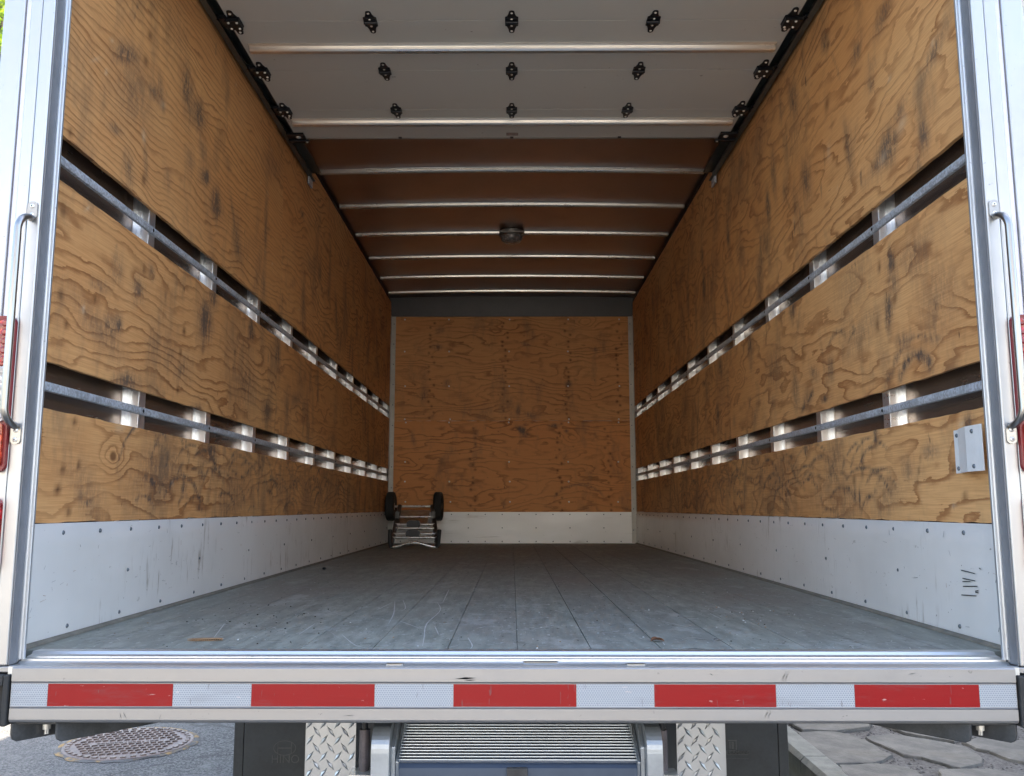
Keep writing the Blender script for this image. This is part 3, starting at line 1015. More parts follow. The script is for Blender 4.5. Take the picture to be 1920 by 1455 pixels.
LM = px_marks(-1, [
    ('b', 235, 100, .10, .035, .5, .75, 0), ('b', 290, 172, .07, .035, .3, .6, 0), ('b', 350, 165, .06, .10, .4, .75, 0), ('b', 372, 215, .07, .06, .3, .8, 0), ('b', 384, 330, .05, .035, .3, .95, 0), ('b', 405, 383, .07, .06, .4, 1., 0),
    ('b', 300, 165, .03, .06, .2, .5, 0), ('b', 240, 320, .03, .06, .5, .55, 0), ('b', 445, 455, .05, .10, .3, .6, 0), ('b', 215, 240, .05, .02, .2, .5, 0), ('b', 272, 300, .02, .07, .3, .45, 0),
    ('b', 205, 612, .05, .04, .0, .62, 0), ('b', 222, 608, .02, .03, .4, .85, 0), ('b', 385, 600, .07, .08, .2, .95, 0), ('b', 400, 555, .05, .05, .2, .75, 0), ('b', 470, 620, .05, .06, .2, .9, 0), ('b', 220, 505, .04, .05, 0, .45, 0),
    ('b', 183, 535, .05, .02, .1, .55, 0), ('b', 240, 715, .09, .035, .1, .75, 0), ('b', 500, 770, .08, .06, .2, .7, 0), ('b', 520, 660, .06, .12, .1, .75, 0), ('b', 370, 770, .05, .03, .1, .6, 0),
    ('l', 345, 860, 305, 935, .012, .85, 0), ('l', 320, 830, 300, 930, .010, .8, 0), ('l', 350, 920, 335, 870, .016, .9, 0), ('b', 395, 845, .07, .03, .1, .9, 0), ('b', 343, 915, .03, .02, .2, .9, 0), ('b', 160, 943, .04, .012, .1, .75, 0),
    ('b', 280, 900, .04, .10, .1, .4, 0), ('l', 275, 838, 292, 900, .012, .7, 0), ('b', 222, 802, .03, .012, 0, .5, 2), ('b', 268, 255, .012, .02, .4, .9, 2), ('b', 305, 195, .02, .012, .4, .6, 2), ('b', 178, 110, .03, .006, .6, .5, 2),
    ('b', 115, 1000 - 120, .012, .012, 0, .9, 1), ('b', 138, 790, .012, .012, 0, .9, 1), ('b', 145, 872, .012, .012, 0, .9, 1), ('b', 106, 918, .014, .012, 0, .95, 1), ('b', 127, 960, .012, .010, 0, .9, 1), ('b', 350, 877, .014, .012, 0, .8, 1),
    ('b', 112, 552, .016, .014, 0, .8, 1), ('b', 123, 608, .014, .012, 0, .8, 1), ('b', 176, 560, .01, .014, 0, .7, 1), ('b', 117, 390, .018, .02, .0, .7, 1), ('b', 280, 65, .02, .015, .4, .8, 1), ('b', 272, 113, .02, .018, .4, .8, 1), ('b', 130, 247, .012, .012, 0, .8, 1),
    ('b', 305, 197, .01, .02, .3, .9, 1), ('b', 268, 335, .015, .02, .3, .8, 1), ('b', 345, 620, .014, .014, 0, .8, 1), ('b', 338, 660, .014, .014, 0, .8, 1), ('b', 332, 730, .012, .016, 0, .9, 1), ('b', 440, 660, .012, .016, 0, .8, 1), ('b', 270, 480 + 25, .012, .02, 0, .7, 1),
])
RM = px_marks(1, [
    ('b', 1662, 278, .075, .055, -.3, 1., 0), ('b', 1655, 290, .12, .03, -.3, .7, 0), ('b', 1730, 250, .03, .06, -.2, .7, 0), ('b', 1748, 105, .12, .03, -.5, .6, 0), ('b', 1655, 30, .08, .04, -.4, .6, 0), ('b', 1605, 100, .05, .04, -.3, .6, 0),
    ('b', 1487, 190, .05, .10, -.3, .65, 0), ('b', 1545, 80, .03, .04, -.3, .8, 0), ('b', 1590, 280, .03, .10, -.2, .6, 0), ('b', 1510, 340, .06, .10, -.2, .65, 0), ('b', 1440, 390, .03, .09, -.1, .95, 0), ('b', 1365, 440, .03, .10, 0, .8, 0), ('b', 1320, 540, .05, .12, 0, .85, 0),
    ('b', 1685, 215, .05, .03, -.4, .55, 0), ('b', 1630, 160, .03, .05, -.3, .4, 0), ('l', 1627, 175, 1640, 145, .005, .95, 0), ('b', 1290, 560, .04, .15, 0, .6, 0), ('b', 1450, 330, .04, .12, -.1, .6, 0),
    ('b', 1668, 490, .03, .05, 0, .85, 0), ('b', 1664, 585, .03, .06, 0, .85, 0), ('b', 1672, 530, .05, .05, 0, .5, 0), ('l', 1587, 645, 1607, 610, .006, .95, 0), ('l', 1588, 628, 1600, 612, .004, .8, 0),
    ('b', 1545, 748, .035, .014, 0, .9, 0), ('l', 1500, 780, 1525, 725, .014, .95, 0), ('b', 1525, 700, .05, .03, .4, .6, 0), ('b', 1555, 690, .04, .05, 0, .55, 0), ('l', 1655, 730, 1685, 660, .016, .75, 0),
    ('a', 1715, 725, .105, .016, 5, 175, 1., .85, 0), ('a', 1715, 700, .13, .010, 20, 150, .6, .8, 0), ('a', 1570, 665, .10, .010, 20, 160, .6, .8, 0), ('b', 1690, 640, .05, .03, .3, .6, 0), ('b', 1750, 635, .05, .02, .2, .5, 0),
    ('b', 1813, 795, .025, .03, 0, .7, 0), ('b', 1640, 815, .02, .04, 0, .8, 0), ('b', 1615, 870, .015, .05, .1, .7, 0), ('b', 1700, 880, .05, .04, .2, .45, 0), ('b', 1610, 935, .008, .035, 0, .95, 0), ('b', 1602, 930, .006, .03, 0, .9, 0), ('b', 1510, 840, .04, .03, 0, .7, 0),
    ('b', 1350, 690, .05, .08, 0, .7, 0), ('b', 1405, 640, .04, .10, 0, .8, 0), ('b', 1485, 580, .04, .05, 0, .75, 0), ('b', 1345, 780, .05, .10, 0, .7, 0), ('b', 1290, 690, .05, .10, 0, .5, 0),
    ('b', 1672, 500, .012, .016, 0, .9, 1), ('b', 1647, 502, .010, .016, 0, .8, 1), ('b', 1675, 562, .012, .016, 0, .8, 1), ('b', 1643, 610, .014, .02, 0, .8, 1), ('b', 1786, 880, .012, .014, 0, .9, 1), ('b', 1600, 900, .014, .012, 0, .7, 1), ('b', 1806, 930, .014, .012, 0, .7, 1),
    ('b', 1552, 85, .016, .014, 0, .9, 1), ('b', 1550, 195, .02, .03, 0, .7, 1), ('b', 1800, 797, .014, .010, 0, .8, 2), ('b', 1690, 235, .03, .02, -.3, .6, 2), ('b', 1655, 297, .03, .02, -.3, .55, 2), ('b', 1553, 285, .018, .03, 0, .55, 2),
])
rnd = random.Random(31)
for L in (LM, RM):
    for _ in range(95):         # long rub streaks, mostly deeper in
        yy = 3.1 + rnd.random() ** 0.9 * 5.0
        zz = rnd.choice((rnd.uniform(1.3, 2.0), rnd.uniform(0.72, 1.1), rnd.uniform(0.3, 0.55), rnd.uniform(1.3, 1.7)))
        L.append(('b', yy, zz, rnd.uniform(.012, .06), rnd.uniform(.05, .21), rnd.gauss(0, .3), rnd.uniform(.2, .62), 0))
    for _ in range(40):
        yy = 2.2 + rnd.random() * 5.8
        zz = rnd.uniform(0.3, 2.1)
        L.append(('b', yy, zz, rnd.uniform(.02, .06), rnd.uniform(.012, .05), rnd.gauss(0, .6), rnd.uniform(.25, .6), 0))
    for _ in range(46):         # broad grey handling smears
        yy = 2.3 + rnd.random() ** 1.2 * 5.4
        zz = rnd.choice((rnd.uniform(1.35, 2.0), rnd.uniform(0.74, 1.1), rnd.uniform(0.75, 1.08), rnd.uniform(0.32, 0.55)))
        L.append(('b', yy, zz, rnd.uniform(.06, .20), rnd.uniform(.04, .13), rnd.gauss(0, .5), rnd.uniform(.22, .5), 0))
    for _ in range(95):         # swinging arcs low down
        L.append(('a', rnd.uniform(2.7, 6.0), rnd.uniform(.22, .42), rnd.uniform(.06, .24), rnd.uniform(.004, .009), rnd.uniform(0, 60), rnd.uniform(100, 180), rnd.uniform(.5, 1.0), rnd.uniform(.6, 1.1), 0))
    for _ in range(60):
        yy, zz, a = rnd.uniform(2.4, 7.9), rnd.uniform(.3, 2.1), rnd.gauss(1.5, .35)
        l = rnd.uniform(.04, .2)
        L.append(('l', yy, zz, yy + l * math.cos(a), zz + l * math.sin(a), rnd.uniform(.003, .006), rnd.uniform(.4, .9), rnd.choice((0, 0, 0, 1))))
    for _ in range(26):
        L.append(('b', rnd.uniform(2.1, 6), rnd.uniform(.3, 2.1), rnd.uniform(.004, .014), rnd.uniform(.003, .01), rnd.gauss(0, .5), rnd.uniform(.5, 1), 2))

ROWS = [(0.288, 0.565), (0.680, 1.144), (1.263, ZT)]
CUTS = {-1: [2.0, 4.21, 6.65, YB - 0.01], 1: [2.0, 4.58, 7.02, YB - 0.01]}
PARS = {  # (swirl strength, straight lines per metre, reddish tint)
    (-1, 0, 0): (7.5, 9, .02), (-1, 1, 0): (8.5, 26, .08), (-1, 2, 0): (8, 42, .08),
    (-1, 0, 1): (8, 22, .12), (-1, 1, 1): (10, 20, .16), (-1, 2, 1): (9, 26, .22),
    (1, 0, 0): (9, 4, .0), (1, 1, 0): (8.5, 5, .0), (1, 2, 0): (10, 9, .03),
    (1, 0, 1): (11, 12, .08), (1, 1, 1): (12, 10, .05), (1, 2, 1): (10, 12, .12)}
seed = 1
for sg, L in ((-1, LM), (1, RM)):
    for i in range(3):
        for r, (z0, z1) in enumerate(ROWS):
            par = PARS.get((sg, r, i), (10, 14, .18))
            u0, u1 = CUTS[sg][i] + (0.0012 if i else 0), CUTS[sg][i + 1] - 0.0012
            plywood("plywood_panel", truck, 'x', u0, u1, z0, z1, sg * (A + 0.0006 * (seed % 3 - 1)), sg * 0.012, L, par, seed * 0.77 + r, sg > 0)
            seed += 1

# front wall lining
FM = []
for cx, z0, z1 in ((-.76, 1.15, 2.08), (-.07, 1.15, 2.08), (.52, 1.15, 2.08), (1.0, 1.2, 2.05), (-.37, .3, 1.1), (.43, .3, 1.1), (.88, .3, 1.1)):
    zz = z0
    while zz < z1:
        FM.append(('b', cx + rnd.choice((-.02, -.01, .01, .03)), zz, .0115, .012, 0, rnd.uniform(.7, 1), 1))
        zz += rnd.uniform(.035, .075)
for _ in range(60):
    FM.append(('b', rnd.uniform(-1.05, 1.05), rnd.uniform(.3, 2.08), .006, .005, 0, rnd.uniform(.4, .9), 1))
for px, py, rx, rz, s in ((978, 806, .055, .03, .95), (985, 815, .03, .03, .8), (972, 770, .02, .05, .8), (995, 778, .05, .025, .6), (822, 650, .05, .03, .55), (825, 620, .05, .03, .5), (795, 740, .03, .09, .55), (1066, 720, .03, .03, .75), (1115, 655, .04, .02, .5), (1040, 798, .05, .02, .7), (1062, 808, .02, .02, .7), (775, 825, .02, .06, .45), (838, 717, .03, .04, .5), (985, 645, .04, .02, .5)):
    d = ray(px, py); t = YB / d.y
    FM.append(('b', d.x * t, .325 + d.z * t, rx, rz, rnd.gauss(0, .3), s, 0))
FM.append(('a', .62, .30, .26, .012, 20, 160, .5, .9, 0))
fpu = plywood("front_plywood_panel", truck, 'y', -1.125, 1.125, 1.125, 2.115, YB, 0.012, FM, (9, 16, .40), 31.0, True, (0.009, 0.007))
fpl = plywood("front_plywood_panel", truck, 'y', -1.125, 1.125, 0.282, 1.1225, YB - 0.0004, 0.012, FM, (10, 11, .72), 37.0, True, (0.009, 0.007))
b = MP()
b.dome((0, 0, 0), (0, -1, 0), 0.0085, 0.004, SCREW, 8)
scr0 = None
for px in (760, 843, 955, 1066, 1160):
    for py in (599, 659, 724, 786, 792, 866, 903, 941):
        d = ray(px + random.uniform(-1.5, 1.5), py)
        t = (YB - 0.001) / d.y
        if random.random() < 0.1:
            continue
        pnl = fpu if py < 789 else fpl
        at = (d.x * t, YB - 0.001, .325 + d.z * t)
        if scr0 is None:
            scr0 = b.build("screw", SCREW, pnl, at)
        else:
            dup(scr0, pnl, Matrix.Translation(at))

b = MP()
b.box(-1.14, 1.14, YB - 0.006, YB - 0.001, 0.001, 0.284)
for i in range(14):
    b.dome((-1.02 + i * 0.155, YB - 0.006, 0.262), (0, -1, 0), 0.006, 0.003, RIVET, 8)
    b.dome((-1.02 + i * 0.155, YB - 0.006, 0.018), (0, -1, 0), 0.006, 0.003, RIVET, 8)
    if i % 2 == 0:
        b.dome((-1.02 + i * 0.155, YB - 0.006, 0.14), (0, -1, 0), 0.006, 0.003, RIVET, 8)
b.build("front_kick_plate", KICK, truck)
for sg in (-1, 1):
    b = MP()
    b.box(sg * 1.137, sg * 1.095, YB - 0.010, YB - 0.0065, 0.005, 2.114)
    b.box(sg * 1.137, sg * 1.133, YB - 0.045, YB - 0.0102, 0.29, 2.114)
    for i in range(11):
        b.dome((sg * 1.112, YB - 0.010, 0.12 + i * 0.192), (0, -1, 0), 0.006, 0.003, RIVET, 8)
    b.build("corner_trim", TRIMW, truck)
b = MB()
b.extrude([(YB - 0.012, 2.112), (YB + 0.012, 2.112), (YB + 0.012, 2.30), (YB - 0.035, 2.30), (YB - 0.03, 2.25)], 'x', -1.15, 1.15)
b.build("front_header", HEADM, truck)

b = MB()
b.box(-1.2, 1.2, YB + 0.031, YB + 0.05, -0.06, 2.33)
b.build("front_outer_wall", OUTER, truck)
# outer skin, posts, rails
for sg in (-1, 1):
    b = MP()
    b.box(sg * 1.192, sg * 1.202, 1.99, YB + 0.03, -0.05, 2.33)
    b.box(sg * 1.2025, sg * 1.2035, 1.99, YB + 0.03, -0.05, 2.33, OUTER)
    b.build("side_skin", ALU_SKIN, truck)
post = MP()
# local: near web at y = 0, hat section towards +y, x outwards (for the left wall: towards -x)
post.box(-1.1915, -1.1755, -0.003, 0.000, 0.005, 2.24)
post.box(-1.1752, -1.1535, 0.0005, 0.0035, 0.005, 2.24)
post.box(-1.1560, -1.1528, 0.0038, 0.050, 0.005, 2.24)
post.box(-1.1915, -1.1535, 0.0505, 0.0535, 0.005, 2.24)
post.box(-1.1915, -1.1885, -0.030, -0.0032, 0.005, 2.24)
post_l = post.build("wall_post", ALU_WEB, truck, (0, 2.69, 0))
me_r = post_l.data.copy()
co = np.zeros(len(me_r.vertices) * 3); me_r.vertices.foreach_get("co", co)
co = co.reshape(-1, 3); co[:, 0] *= -1
me_r.vertices.foreach_set("co", co.ravel()); me_r.flip_normals()
post_r = put("wall_post", me_r, truck, (0, 2.672, 0))
for i in range(1, 10):
    dup(post_l, truck, Matrix.Translation((0, 2.69 + 0.6 * i, 0)))
    dup(post_r, truck, Matrix.Translation((0, 2.672 + 0.6 * i, 0)))
for sg in (-1, 1):
    for zc in (0.6215, 1.2015):
        b = MP()
        h = 0.0125
        x0, x1 = sg * 1.1526, sg * 1.1455
        b.extrude([(x0, zc - h), (x1, zc - h + 0.002), (x1 - sg * 0.0015, zc - h * 0.3), (x1 - sg * 0.0015, zc + h * 0.3), (x1, zc + h - 0.002), (x0, zc + h)], 'y', 1.995, YB - 0.012)
        for i in range(10):
            b.dome((x1 - sg * 0.0012, 2.71 + 0.6 * i, zc), (-sg, 0, 0), 0.006, 0.003, BLACKM, 8)
        b.build("cargo_rail", GALV, truck)
# hidden end closure at the rear of the wall cavity
for sg in (-1, 1):
    b = MB()
    b.box(sg * 1.1385, sg * 1.19, 1.984, 1.994, 0.0, 2.3)
    b.build("cavity_end_plate", BLACKS, truck)

# roof, bows
b = MP()
n = 24
def crown(x): return 0.017 * (1 - (x / 1.19) ** 2)
pr = [(-1.19 + 2.38 * i / n, 2.285 + crown(-1.19 + 2.38 * i / n)) for i in range(n + 1)]
b.extrude(pr + [(x_, z_ + 0.02) for x_, z_ in reversed(pr)], 'y', 2.0, YB + 0.03)
b.build("roof_sheet", ALU_ROOF, truck)
for sg in (-1, 1):
    b = MB()
    b.extrude([(sg * 1.191, 2.249), (sg * 1.136, 2.249), (sg * 1.136, 2.254), (sg * 1.186, 2.256), (sg * 1.186, 2.296), (sg * 1.191, 2.296)], 'y', 2.0, YB)
    b.build("roof_edge_rail", BLACKS, truck)


def roof_bow(y0, kind=0):
    # cross-section (y, z below roof): flange, ridge, groove, ridge, flange
    sec = [(-0.026, 0.0), (-0.025, -0.002), (-0.018, -0.003), (-0.016, -0.014), (-0.013, -0.0185), (-0.008, -0.0195), (-0.003, -0.0165), (-0.0015, -0.011), (0.0015, -0.011), (0.003, -0.0165), (0.008, -0.0195), (0.013, -0.0185), (0.016, -0.014), (0.018, -0.003), (0.034, -0.0025), (0.036, -0.007), (0.037, -0.007), (0.038, 0.0)]
    if kind:
        sec = [(-0.020, 0.0), (-0.020, -0.030), (-0.014, -0.036), (0.014, -0.036), (0.02, -0.028), (0.045, -0.026), (0.045, 0.0)]
    k = len(sec)
    nx = 28
    vs, fs = [], []
    for i in range(nx + 1):
        x_ = -1.128 + 2.256 * i / nx
        zz = 2.2835 + crown(x_)
        for q in sec:
            vs.append((x_, y0 + q[0], zz + q[1]))
    for i in range(nx):
        for j in range(k):
            j2 = (j + 1) % k
            fs.append((i * k + j, (i + 1) * k + j, (i + 1) * k + j2, i * k + j2))
    b = MB()
    b.add(vs, fs, None, False)
    b.add(vs[:k], [tuple(range(k))])
    b.add(vs[-k:], [tuple(reversed(range(k)))])
    b.build("roof_bow", GALV_BOW, truck)


for yb in (2.55, 3.15, 3.75, 4.35, 4.955, 5.555, 6.155, 6.755, 7.355):
    roof_bow(yb)
roof_bow(7.88)

# dome light
YL = 6.14
dl = None
b = MP()
T = Matrix.Translation((-0.003, YL, 2.277)) @ Matrix.Rotation(math.pi, 4, 'X')
b.lathe([(0.088, -0.02), (0.090, 0.012), (0.084, 0.018), (0.07, 0.02)], T, 28)
b.box(-0.085, 0.09, YL - 0.10, YL - 0.06, 2.262, 2.272)
dl = b.build("dome_light", simple("lamp_base_grey", (0.20, 0.20, 0.19), 0.35, 0.5, 0.1), truck)
b = MB()
seg = 40
prf = [(0.078, 0.018), (0.079, 0.030), (0.072, 0.046), (0.055, 0.058), (0.030, 0.064), (0.008, 0.066)]
vs, fs = [], []
for i, (r, h) in enumerate(prf):
    for k in range(seg):
        rr = r * (1.0 if k % 2 else 0.955)
        a = 2 * math.pi * k / seg
        vs.append(T @ Vector((rr * math.cos(a), rr * math.sin(a), h)))
for i in range(len(prf) - 1):
    for k in range(seg):
        k2 = (k + 1) % seg
        fs.append((i * seg + k, i * seg + k2, (i + 1) * seg + k2, (i + 1) * seg + k))
b.add(vs, fs, None, True)
b.add(vs[-seg:], [tuple(range(seg))])
b.build("lamp_lens", DOMEM, dl)

# ------------------------------------------------------------------ roll-up door, raised
ZD = 2.134
door = MP()
edges = [2.335, 2.706, 3.084, 3.462, 3.83, 4.138]
for i in range(len(edges) - 1):
    door.extrude([(edges[i] + 0.0012, ZD + 0.0005), (edges[i] + 0.003, ZD), (edges[i + 1] - 0.003, ZD), (edges[i + 1] - 0.0012, ZD + 0.0005), (edges[i + 1] - 0.0012, ZD + 0.014), (edges[i] + 0.0012, ZD + 0.014)], 'x', -1.062, 1.062)
# the last section still bends down towards the header
door.extrude([(2.333, ZD + 0.001), (2.333, ZD + 0.014), (2.10, ZD + 0.004), (2.04, ZD - 0.03), (2.046, ZD - 0.04), (2.105, ZD - 0.010)], 'x', -1.062, 1.062)
door.box(-1.062, 1.062, 2.30, 4.13, ZD + 0.0145, ZD + 0.0165)
doo = door.build("roll_up_door", DOORP, truck)
b = MP()
b.extrude([(4.1385, ZD - 0.004), (4.150, ZD - 0.003), (4.152, ZD + 0.02), (4.1385, ZD + 0.02)], 'x', -1.055, 1.055)
for x_ in (-.55, 0.0, .53):
    b.box(x_ - 0.008, x_ + 0.008, 4.124, 4.138, ZD - 0.004, ZD - 0.0005, BLACKM)
b.build("bottom_edge_bar", ALU_BUMP, doo)
b = MB()
b.box(-0.027, 0.031, 4.080, 4.112, ZD - 0.0012, ZD - 0.0003)
b.build("door_label", STICK, doo)
for yc in (3.270, 3.945):
    b = MB()
    b.extrude([(yc - 0.030, ZD - 0.0003), (yc - 0.030, ZD - 0.003), (yc - 0.012, ZD - 0.004), (yc - 0.010, ZD - 0.015), (yc - 0.004, ZD - 0.021), (yc + 0.014, ZD - 0.022), (yc + 0.021, ZD - 0.016), (yc + 0.024, ZD - 0.003), (yc + 0.038, ZD - 0.0025), (yc + 0.038, ZD - 0.0003)], 'x', -1.037, 1.040)
    b.build("stiffener_bar", alu_mat("stiffener_aluminium_%d" % int(yc * 10), (0.88, 0.85, 0.80), 0.30, (1.5, 80, 80), 0.2), doo)
# hinges: two pear-shaped leaves and a knuckle
h = MP()
def leaf(sy):
    pts = [(-0.0245, 0.0), (-0.0245, 0.030), (-0.018, 0.034), (-0.0125, 0.052)]
    for k in range(7):
        a = R(180 - 180 * k / 6)
        pts.append((0.0105 * math.cos(a), 0.066 + 0.0105 * math.sin(a) + 0.004))
    pts += [(0.0125, 0.052), (0.018, 0.034), (0.0245, 0.030), (0.0245, 0.0)]
    return [(x_, y_ * sy) for x_, y_ in pts]
for sy in (1, -0.85):
    h.extrude(leaf(sy), 'z', -0.0045, -0.0005)
h.tube([(-0.0245, 0, -0.008), (0.0245, 0, -0.008)], 0.0065, 10)
h.box(-0.022, 0.022, -0.026, 0.026, -0.0075, -0.0045)
for yy in (0.066, -0.056, 0.024, -0.021):
    h.dome((0, yy, -0.0045 - (0.003 if abs(yy) < .03 else 0)), (0, 0, -1), 0.005, 0.003, SCREW, 8)
HY = (3.084, 3.462, 3.83)
HX = (-0.53, 0.0, 0.53)
h0 = h.build("hinge", BLACKM, doo, (HX[0], HY[0], ZD))
for yy in (2.706,) + HY:
    for x_ in HX:
        if (x_, yy) != (HX[0], HY[0]):
            dup(h0, doo, Matrix.Translation((x_, yy, ZD)))
rh = MP()
rh.extrude([(p[0] * 1.05, p[1] * 1.05) for p in leaf(1)], 'z', -0.005, -0.0005)
rh.extrude([(p[0] * 1.05, p[1] * 1.05) for p in leaf(-0.9)], 'z', -0.005, -0.0005)
rh.box(-0.03, 0.024, -0.030, 0.030, -0.018, -0.005)
rh.tube([(-0.058, 0.0, 0.012), (0.0, 0.0, -0.012)], 0.006, 8)
rh.tube([(-0.085, 0.0, 0.024), (-0.058, 0.0, 0.012)], 0.011, 12)
rh.box(-0.045, -0.02, -0.045, 0.02, -0.014, -0.002)
for x_, yy in ((0, .068), (0, -.058), (-.017, .02), (.014, .02), (.014, -.02), (-.017, -.02)):
    rh.dome((x_, yy, -0.005 - (0.0135 if abs(yy) < .03 else 0)), (0, 0, -1), 0.0055, 0.004, SCREW, 8)
rh0 = rh.build("roller_hinge", BLACKM, doo, (-1.040, HY[0], ZD))
for yy in (2.706,) + HY:
    for sg in (-1, 1):
        if (sg, yy) != (-1, HY[0]):
            mw = Matrix.Translation((sg * 1.040, yy, ZD)) @ (Matrix.Identity(4) if sg < 0 else Matrix.Rotation(math.pi, 4, 'Z'))
            dup(rh0, doo, mw)
for sg in (-1, 1):
    b = MP()
    b.box(sg * 1.10, sg * 1.015, 4.07, 4.135, ZD - 0.012, ZD - 0.0006)
    b.box(sg * 1.10, sg * 1.00, 4.125, 4.150, ZD - 0.022, ZD - 0.012)
    b.dome((sg * 1.045, 4.10, ZD - 0.012), (0, 0, -1), 0.013, 0.006, SCREW, 10)
    b.dome((sg * 1.01, 4.137, ZD - 0.022), (0, 0, -1), 0.006, 0.004, SCREW, 8)
    b.tube([(sg * 1.115, 4.10, ZD + 0.03), (sg * 1.08, 4.10, ZD - 0.002)], 0.008, 8)
    b.build("bottom_roller_bracket", BLACKM, doo, bevel=0.002)
    # overhead track
    t = MB()
    s_ = sg
    t.extrude([(s_ * 1.128, 2.140), (s_ * 1.128, 2.192), (s_ * 1.072, 2.192), (s_ * 1.072, 2.189), (s_ * 1.124, 2.189), (s_ * 1.124, 2.144), (s_ * 1.104, 2.144), (s_ * 1.104, 2.140)], 'y', 2.25, 4.74)
    t.build("overhead_track", simple("dark_track_steel", (0.13, 0.15, 0.15), 0.42, 0.7, 0.3, 12), truck)
    t = MB()
    t.box(sg * 1.128, sg * 1.118, 4.66, 4.74, 2.10, 2.139)
    t.build("track_hanger", GALV, truck)

# ------------------------------------------------------------------ rear frame
YR = 1.945
for sg in (-1, 1):
    b = MP()
    z0, z1 = -0.012, 2.40
    # inner cap, recessed strip, outer cap, all on the rear face
    b.box(sg * 1.085, sg * 1.1147, YR, YR + 0.055, z0, z1)
    b.box(sg * 1.1155, sg * 1.143, YR + 0.0006, YR + 0.055, z0, z1)
    b.box(sg * 1.1432, sg * 1.157, YR + 0.006, YR + 0.055, z0, z1, CHANW)
    b.box(sg * 1.1572, sg * 1.207, YR + 0.0003, YR + 0.055, z0, z1)
    cp = b.build("corner_post", ALU_POST, truck, bevel=0.0035, seg=3)
    b = MB()
    b.box(sg * 1.0846, sg * 1.0825, YR + 0.005, YR + 0.037, z0 + 0.001, 2.32)
    b.build("door_reveal", REVEAL, cp)
    b = MB()
    # channel that guides the door: outer lip, thin slot, inner lip
    b.extrude([(sg * 1.0845, 1.983), (sg * 1.0845, 1.990), (sg * 1.069, 1.990), (sg * 1.069, 1.9815), (sg * 1.0745, 1.9815), (sg * 1.0755, 1.985), (sg * 1.0775, 1.985), (sg * 1.0785, 1.983)], 'z', -0.004, 2.20)
    b.build("door_guide", ALU_TRIM, cp, bevel=0.0008, seg=1)
    # foot plate joining post and sill
    b = MB()
    b.box(sg * 1.0735, sg * 1.205, YR + 0.002, YR + 0.05, -0.026, -0.0135)
    b.build("post_foot", ALU_BUMP, cp, bevel=0.002)
    # grab handle
    P, Q = Vector((sg * 1.101, YR, 0.999)), Vector((sg * 1.101, YR, 0.487))
    b = MP()
    pts = []
    za, zb = P.z - 0.017, Q.z + 0.017
    for k in range(9):
        a = k / 8 * math.pi / 2
        pts.append((sg * (1.101 + 0.004 * (1 - math.cos(a))), YR - 0.006 - 0.042 * math.sin(a), za - 0.034 * (1 - math.cos(a))))
    low = [(p[0], p[1], za + zb - p[2]) for p in reversed(pts)]
    b.tube(pts + low, 0.0080, 14)
    hd = b.build("grab_handle", STEEL, truck)
    for zc in (P.z + 0.002, Q.z - 0.002):
        q = MP()
        q.extrude([(sg * 1.101 + u, zc + v) for u, v in rounded(-0.0115, 0.0115, -0.021, 0.021, 0.010, 5)], 'y', YR - 0.0045, YR - 0.0002)
        for dz in (0.010, -0.011):
            q.dome((sg * 1.101, YR - 0.0045, zc + dz), (0, -1, 0), 0.0058, 0.003, SCREW, 12)
            q.dome((sg * 1.101, YR - 0.007, zc + dz), (0, -1, 0), 0.0022, 0.0012, BLACKM, 8)
        q.build("handle_base", STEEL, hd, bevel=0.001)
    # tall tail lamp and the lamp below it
    b = MP()
    xi, xo = 1.116, 1.176
    pf = rounded(xi, xo, 0.402, 0.752, 0.016, 5)
    b.extrude([(sg * u, v) for u, v in pf], 'y', YR - 0.012, YR - 0.0003)
    tl = b.build("tail_light", simple("lamp_housing_red", (0.20, 0.012, 0.018), 0.3, 0, 0.2), truck, bevel=0.003)
    for nm, zz0, zz1, mm in (("upper_lens", 0.640, 0.740, REDL), ("clear_lens", 0.513, 0.636, CLEARL), ("lower_lens", 0.414, 0.509, ORANGEL)):
        q = MP()
        q.extrude([(sg * u, v) for u, v in rounded(xi + 0.007, xo - 0.007, zz0, zz1, 0.008, 3)], 'y', YR - 0.019, YR - 0.0123)
        k = zz0 + 0.012
        while k < zz1 - 0.006:
            q.lathe([(0.0085, 0.0), (0.0075, 0.002), (0.005, 0.0028)], Matrix.Translation((sg * (xi + 0.017), YR - 0.019, k)) @ Matrix.Rotation(math.pi / 2, 4, 'X'), 10)
            q.lathe([(0.0085, 0.0), (0.0075, 0.002), (0.005, 0.0028)], Matrix.Translation((sg * (xi + 0.039), YR - 0.019, k)) @ Matrix.Rotation(math.pi / 2, 4, 'X'), 10)
            k += 0.0205
        q.build(nm, mm, tl)
    b = MP()
    b.extrude([(sg * u, v) for u, v in rounded(1.1185, 1.176, 0.19, 0.346, 0.016, 5)], 'y', YR - 0.016, YR - 0.0003)
    ll = b.build("lower_light", REDL, truck, bevel=0.004)
    # rubber dock bumper
    b = MP()
    b.box(sg * 1.0725, sg * 1.205, YR + 0.016, YR + 0.10, -0.135, -0.029)
    for args in ((1.0725, 1.084, -0.135, -0.029), (1.170, 1.205, -0.135, -0.029), (1.0845, 1.1695, -0.052, -0.029), (1.0845, 1.1695, -0.135, -0.112)):
        b.box(sg * args[0], sg * args[1], YR - 0.012, YR + 0.0155, args[2], args[3])
    b.build("dock_bumper", RUBBER, truck, bevel=0.003)
    # black bracket under the bumper end: two raking plates, a top plate, a bolt
    b = MP()
    dirv = Vector((0.137, 0.16, 0)).normalized()
